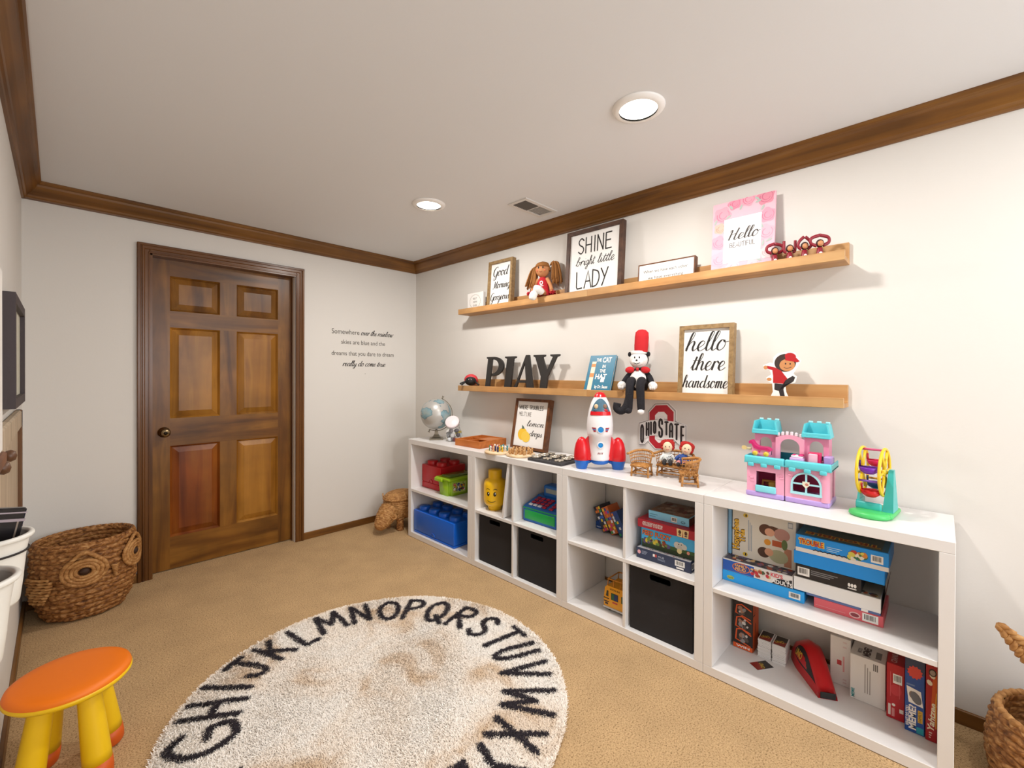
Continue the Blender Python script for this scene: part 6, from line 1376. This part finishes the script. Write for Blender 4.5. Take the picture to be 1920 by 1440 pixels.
# owl basket in the corner
OX, OY = -2.222, -.205
t = thing('owl_basket', 'large woven seagrass owl basket in the corner left of the door', 'basket', (OX, OY, 0))
def oprof(v):
    z = .395 * v; k = .70 + .30 * min(1, (v / .34)) ** .55 if v < .34 else 1.0 + .03 * math.sin((v - .34) * 4.2)
    return (.196 * k, .168 * k, z + .004)
mb = MB(); weave(mb, oprof, 15, 34, .0125, straw); mb.build('body', t)
mb = MB(); ip = lambda v: (oprof(v)[0] - .014, oprof(v)[1] - .014, oprof(v)[2]); weave(mb, ip, 17, 36, -.006, straw); n = 40
mb.add([((ip(.03)[0]) * math.cos(2 * PI * k / n), ip(.03)[1] * math.sin(2 * PI * k / n), .014) for k in range(n)], [tuple(range(n))], straw); mb.build('lining', t)
def braid_ring(mb, rx, ry, z, r, m, n=44):
    for k in range(n):
        a = 2 * PI * k / n; b = 2 * PI * (k + 1.35) / n; mb.tube([(rx * math.cos(a), ry * math.sin(a), z - r * .35), (rx * math.cos((a + b) / 2) * 1.008, ry * math.sin((a + b) / 2) * 1.008, z + r * .1), (rx * math.cos(b), ry * math.sin(b), z + r * .35)], [r * .6, r, r * .6], m, 7)
mb = MB(); r_ = oprof(1); braid_ring(mb, r_[0] - .006, r_[1] - .006, r_[2], .011, straw); mb.build('rim', t)
def on_owl(a, z, off):
    r_ = oprof(z / .395); return Vector(((r_[0] + off) * math.cos(a), (r_[1] + off) * math.sin(a), z))
def owl_patch(name, a0, z0, fn, lab=None):
    mb = MB(); fn(mb, a0, z0); o = mb.build(name, t); tag(o, lab); return o
def eye(mb, a0, z0):
    for ring, (r, w) in enumerate(((.069, .009), (.055, .009), (.041, .0085), (.028, .0075))):
        n = int(26 * r / .06) + 8
        for k in range(n):
            pts = []
            for q in (0, .9, 1.8, 2.7):
                th = 2 * PI * (k + q) / n; rr_ = r + (q - 1.35) * .0035; top = max(0, math.sin(th)) ** 8 * .026 * (ring == 0)
                pts.append(tuple(on_owl(a0 + rr_ * math.cos(th) / .18, z0 + (rr_ + top) * math.sin(th), .021)))
            mb.tube(pts, [w * .5, w, w, w * .5], straw_lt, 6)
    c = on_owl(a0, z0, .010); mb.ell(tuple(c), (.022, .022, .020), mat('#3a2110', .7), 14, 10)
def beak(mb, a0, z0):
    for k in range(7):
        w = .016 * (1 - k / 7); mb.tube([tuple(on_owl(a0 - w / .18, z0 - k * .009, .012)), tuple(on_owl(a0, z0 - k * .009 - .003, .022)), tuple(on_owl(a0 + w / .18, z0 - k * .009, .012))], .0055, straw_lt, 6)
def wing(mb, a0, z0):
    for k in range(9):
        z = z0 + .060 - k * .0145; w0 = -.066 + .004 * max(0, k - 5) ** 1.4; w1 = .058 - .003 * max(0, k - 2) ** 1.35 if k > 0 else .046
        pts = [tuple(on_owl(a0 + (w0 + (w1 - w0) * q / 8) / .18, z, .022 + .003 * math.sin(q * 2.4 + k * 1.6))) for q in range(9)]; mb.tube(pts, [.0085 * (0.8 + .25 * math.sin(q * 2.4 + k * 1.6)) for q in range(9)], straw_lt, 7)
owl_patch('eye', R(-93), .270, eye); owl_patch('eye', R(-28), .292, eye); owl_patch('beak', R(-60), .262, beak); owl_patch('wing', R(-143), .190, wing)

# rabbit basket at the right edge of the picture
t = thing('rabbit_basket', 'woven seagrass basket with a braided ear on the carpet right of the shelves', 'basket', (-.225, -3.832, 0))
rp = lambda v: (.148 + .026 * math.sin(PI * (.15 + .75 * v)), .148 + .026 * math.sin(PI * (.15 + .75 * v)), .004 + .232 * v)
mb = MB(); weave(mb, rp, 10, 30, .0095, straw); mb.build('body', t)
mb = MB(); weave(mb, lambda v: (rp(v)[0] - .014, rp(v)[1] - .014, rp(v)[2]), 10, 30, -.006, straw); mb.add([(.14 * math.cos(2 * PI * k / 30), .14 * math.sin(2 * PI * k / 30), .014) for k in range(30)], [tuple(range(30))], straw); mb.build('lining', t)
mb = MB(); braid_ring(mb, rp(1)[0] - .005, rp(1)[1] - .005, rp(1)[2], .012, straw_lt, 36); mb.build('rim', t)
def ear(base, tip, name):
    mb = MB(); base = Vector(base); d = Vector(tip) - base
    side = d.cross(Vector((1, 0, .1))).normalized()
    for row in range(10):
        f_ = row / 9; c = base + d * f_ * .94; w_ = .024 * math.sin(PI * (.14 + .80 * f_)) + .007
        for k in (-1, 1): mb.tube([tuple(c + side * w_ * k), tuple(c + side * w_ * k * .5 + d * .06), tuple(c - side * w_ * k * .12 + d * .12)], [.006, .0105, .006], straw_lt, 7)
    mb.build(name, t)
mb = MB(); HC = (-.005, -.045, .325)
weave(mb, lambda v: (max(.066 * math.sin(PI * (.06 + .90 * v)), .004), max(.066 * math.sin(PI * (.06 + .90 * v)), .004), -.075 * math.cos(PI * v)), 7, 16, .006, straw_lt, M=T(*HC)); mb.build('head', t)
MB().tube([(-.005, -.10, .225), (-.005, -.07, .28)], .022, straw_lt, 10).build('neck', t)
ear((-.010, .030, .362), (-.022, .148, .492), 'ear'); ear((.015, -.05, .385), (.020, -.01, .53), 'ear')

# wicker animal basket between the door wall and the shelves
FA = R(-160)
t = thing('animal_basket', 'brown wicker animal-shaped lidded basket in the corner beside the shelf unit', 'basket', (-.318, -.250, 0), math.degrees(FA))
bp = lambda v: (.150 * (.72 + .28 * math.sin(PI * (.10 + .62 * v))) , .118 * (.72 + .28 * math.sin(PI * (.10 + .62 * v))), .088 + .158 * v)
mb = MB(); weave(mb, bp, 11, 34, .006, straw_lt); n = 34; mb.add([(bp(0)[0] * math.cos(2 * PI * k / n), bp(0)[1] * math.sin(2 * PI * k / n), .089) for k in range(n)], [tuple(range(n))[::-1]], straw_lt); mb.build('body', t)
mb = MB(); weave(mb, lambda v: (max(.148 * math.cos(PI / 2 * v * .99) ** .8, .003), max(.117 * math.cos(PI / 2 * v * .99) ** .8, .003), .250 + .052 * math.sin(PI / 2 * v)), 7, 26, .005, straw_lt); braid_ring(mb, .150, .119, .250, .008, straw_lt, 36); mb.build('lid', t)
mb = MB(); HM = T(.122, 0, .178) @ RY(130)
weave(mb, lambda v: (.070 * (1 - .50 * v) + .012 * math.sin(PI * v), .078 * (1 - .48 * v) + .012 * math.sin(PI * v), .172 * v), 11, 18, .006, straw_lt, M=HM); mb.ell((0, 0, .172), (.038, .042, .022), straw_lt, 16, 10, HM); mb.build('head', t)
for sg in (-1, 1):
    mb = MB(); mb.lathe([(.010, 0), (.018, .012), (.023, .030), (.019, .030), (.008, .012)], straw_lt, 16, T(.165, sg * .066, .125) @ RX(-sg * 55) @ RY(30)); mb.build('ear', t)
    mb = MB(); mb.lathe([(.0055, 0), (.0055, .055), (.001, .056)], straw_lt, 10, T(.105, sg * .085, .235) @ RX(-sg * 8)); mb.build('handle_peg', t)
    for x in (-.085, .078):
        mb = MB(); weave(mb, lambda v: (.027 - .002 * math.sin(PI * v), .027 - .002 * math.sin(PI * v), .10 * v), 7, 10, .004, straw, M=T(x, sg * .066, 0)); mb.ell((0, 0, .004), (.026, .026, .004), straw, 12, 6, T(x, sg * .066, 0)); mb.build('leg', t)

# left wall: framed picture, pegged wooden panel, white organiser with hooks and little buckets
WX = XL
t = thing('framed_picture', 'dark wood framed picture seen edge-on on the left wall', 'picture', (WX, -1.24, 1.16), 90)
w, h = .62, .405; dkf = mat('#3f3538', .6, bump=.2, scale=60)
mb = MB(); mb.ring([(0, 0), (w, 0), (w, h), (0, h)], [(.035, .035), (w - .035, .035), (w - .035, h - .035), (.035, h - .035)], -.034, -.001, dkf); mb.build('frame', t)
MB().box(.034, w - .034, -.020, -.002, .034, h - .034, mat('#cfcdb9', .35)).build('print', t)
wash = ramp_mat('whitewashed_board', [(0.25, '#9b8871'), (0.5, '#bda98f'), (0.75, '#cdbda6')], (12, 12, .9), 1.6, .6, .1); ww2 = ramp_mat('weathered_frame', [(0.25, '#4a2c14'), (0.5, '#6d4a2c'), (0.75, '#856444')], (6, 6, 1.2), 1.6, .6, .1)
t = thing('framed_board', 'weathered wood-framed whitewashed panel on the left wall below the picture', 'wall panel', (WX, -2.15, .50), 90)
w, h = 1.59, .62
MB().box(.02, w - .02, -.012, -.001, .02, h - .02, wash).build('board', t)
MB().box(w - .075, w, -.024, -.001, 0, h, ww2, .004).build('stile', t); MB().box(0, w, -.024, -.001, h - .075, h, wash, .006).build('top_rail', t); MB().box(0, w, -.022, -.001, 0, .055, ww2, .004).build('bottom_rail', t)
t = thing('wall_organiser', 'white wall organiser with wooden peg rail and hooks close to the camera', 'wall organiser', (WX, -3.24, 1.02), 90)
MB().box(0, .700, -.078, -.001, .150, .420, mat('#e6e2dc', .5), .003).build('white_box', t)
MB().box(0, .705, -.082, -.001, .132, .150, wood_frm, .003).build('lip', t)
MB().box(0, 1.06, -.020, -.001, .020, .131, wood_frm, .002).build('peg_rail', t)
for x in (.795, .945):
    MB().lathe([(.0065, 0), (.0055, .014), (.007, .032), (.005, .044), (.010, .051), (.0112, .056), (.008, .062), (.001, .064)], mat('#5b3a22', .45), 18, T(x, -.018, .112) @ RX(90)).build('peg', t)
iron = mat('#241e1c', .5, .5)
for x in (.505, .700):
    MB().tube(catmull([(x, -.020, .070), (x, -.026, .046), (x, -.038, .036), (x, -.050, .044), (x, -.054, .058)], 4), .0042, iron, 8).build('hook', t)
enam = mat('#e2dfd6', .35)
for k, (s_, lab) in enumerate(((2.545, 'small white bucket holding a black case, farther one on the left wall hooks'), (2.742, 'small empty white bucket, nearer one on the left wall hooks'))):
    t = thing('bucket', lab, 'bucket', (-2.4025 - .006 * k, -s_, .945), 0, 0, 'little white buckets on the left wall')
    mb = MB(); mb.lathe([(.001, 0), (.034, 0), (.036, .004), (.0395, .036), (.0395, .039), (.0415, .062), (.0415, .065), (.046, .098)], enam, 40); mb.lathe([(.0445, .098), (.040, .062), (.034, .006), (.001, .005)], mat('#bdbcb6', .5), 40); mb.build('pail', t)
    MB().torus((0, 0, .100), .0475, .0038, enam, 44, 10).build('rim', t)
    if k == 0: MB().torus((0, 0, .078), .0448, .0016, iron, 44, 6).build('wire_ring', t)
t = thing('black_case', 'glossy black and silver case sticking out of the farther white bucket', 'case', (-2.403, -2.545, .955))
mb = MB(); mb.M = T(.0, .0, .0) @ RY(11) @ RX(-4) @ RZ(20); mb.box(-.018, .018, -.007, .007, .004, .132, mat('#1b181a', .2), .002); mb.box(-.0185, .0185, -.0075, .0075, .112, .116, mat('#b3a9b4', .2, .6)); mb.box(-.0185, .0185, -.0075, .0075, .124, .126, mat('#b3a9b4', .2, .6)); mb.box(.010, .012, -.0076, .0076, .006, .112, mat('#8c7d70', .3, .4)); mb.build('case', t)
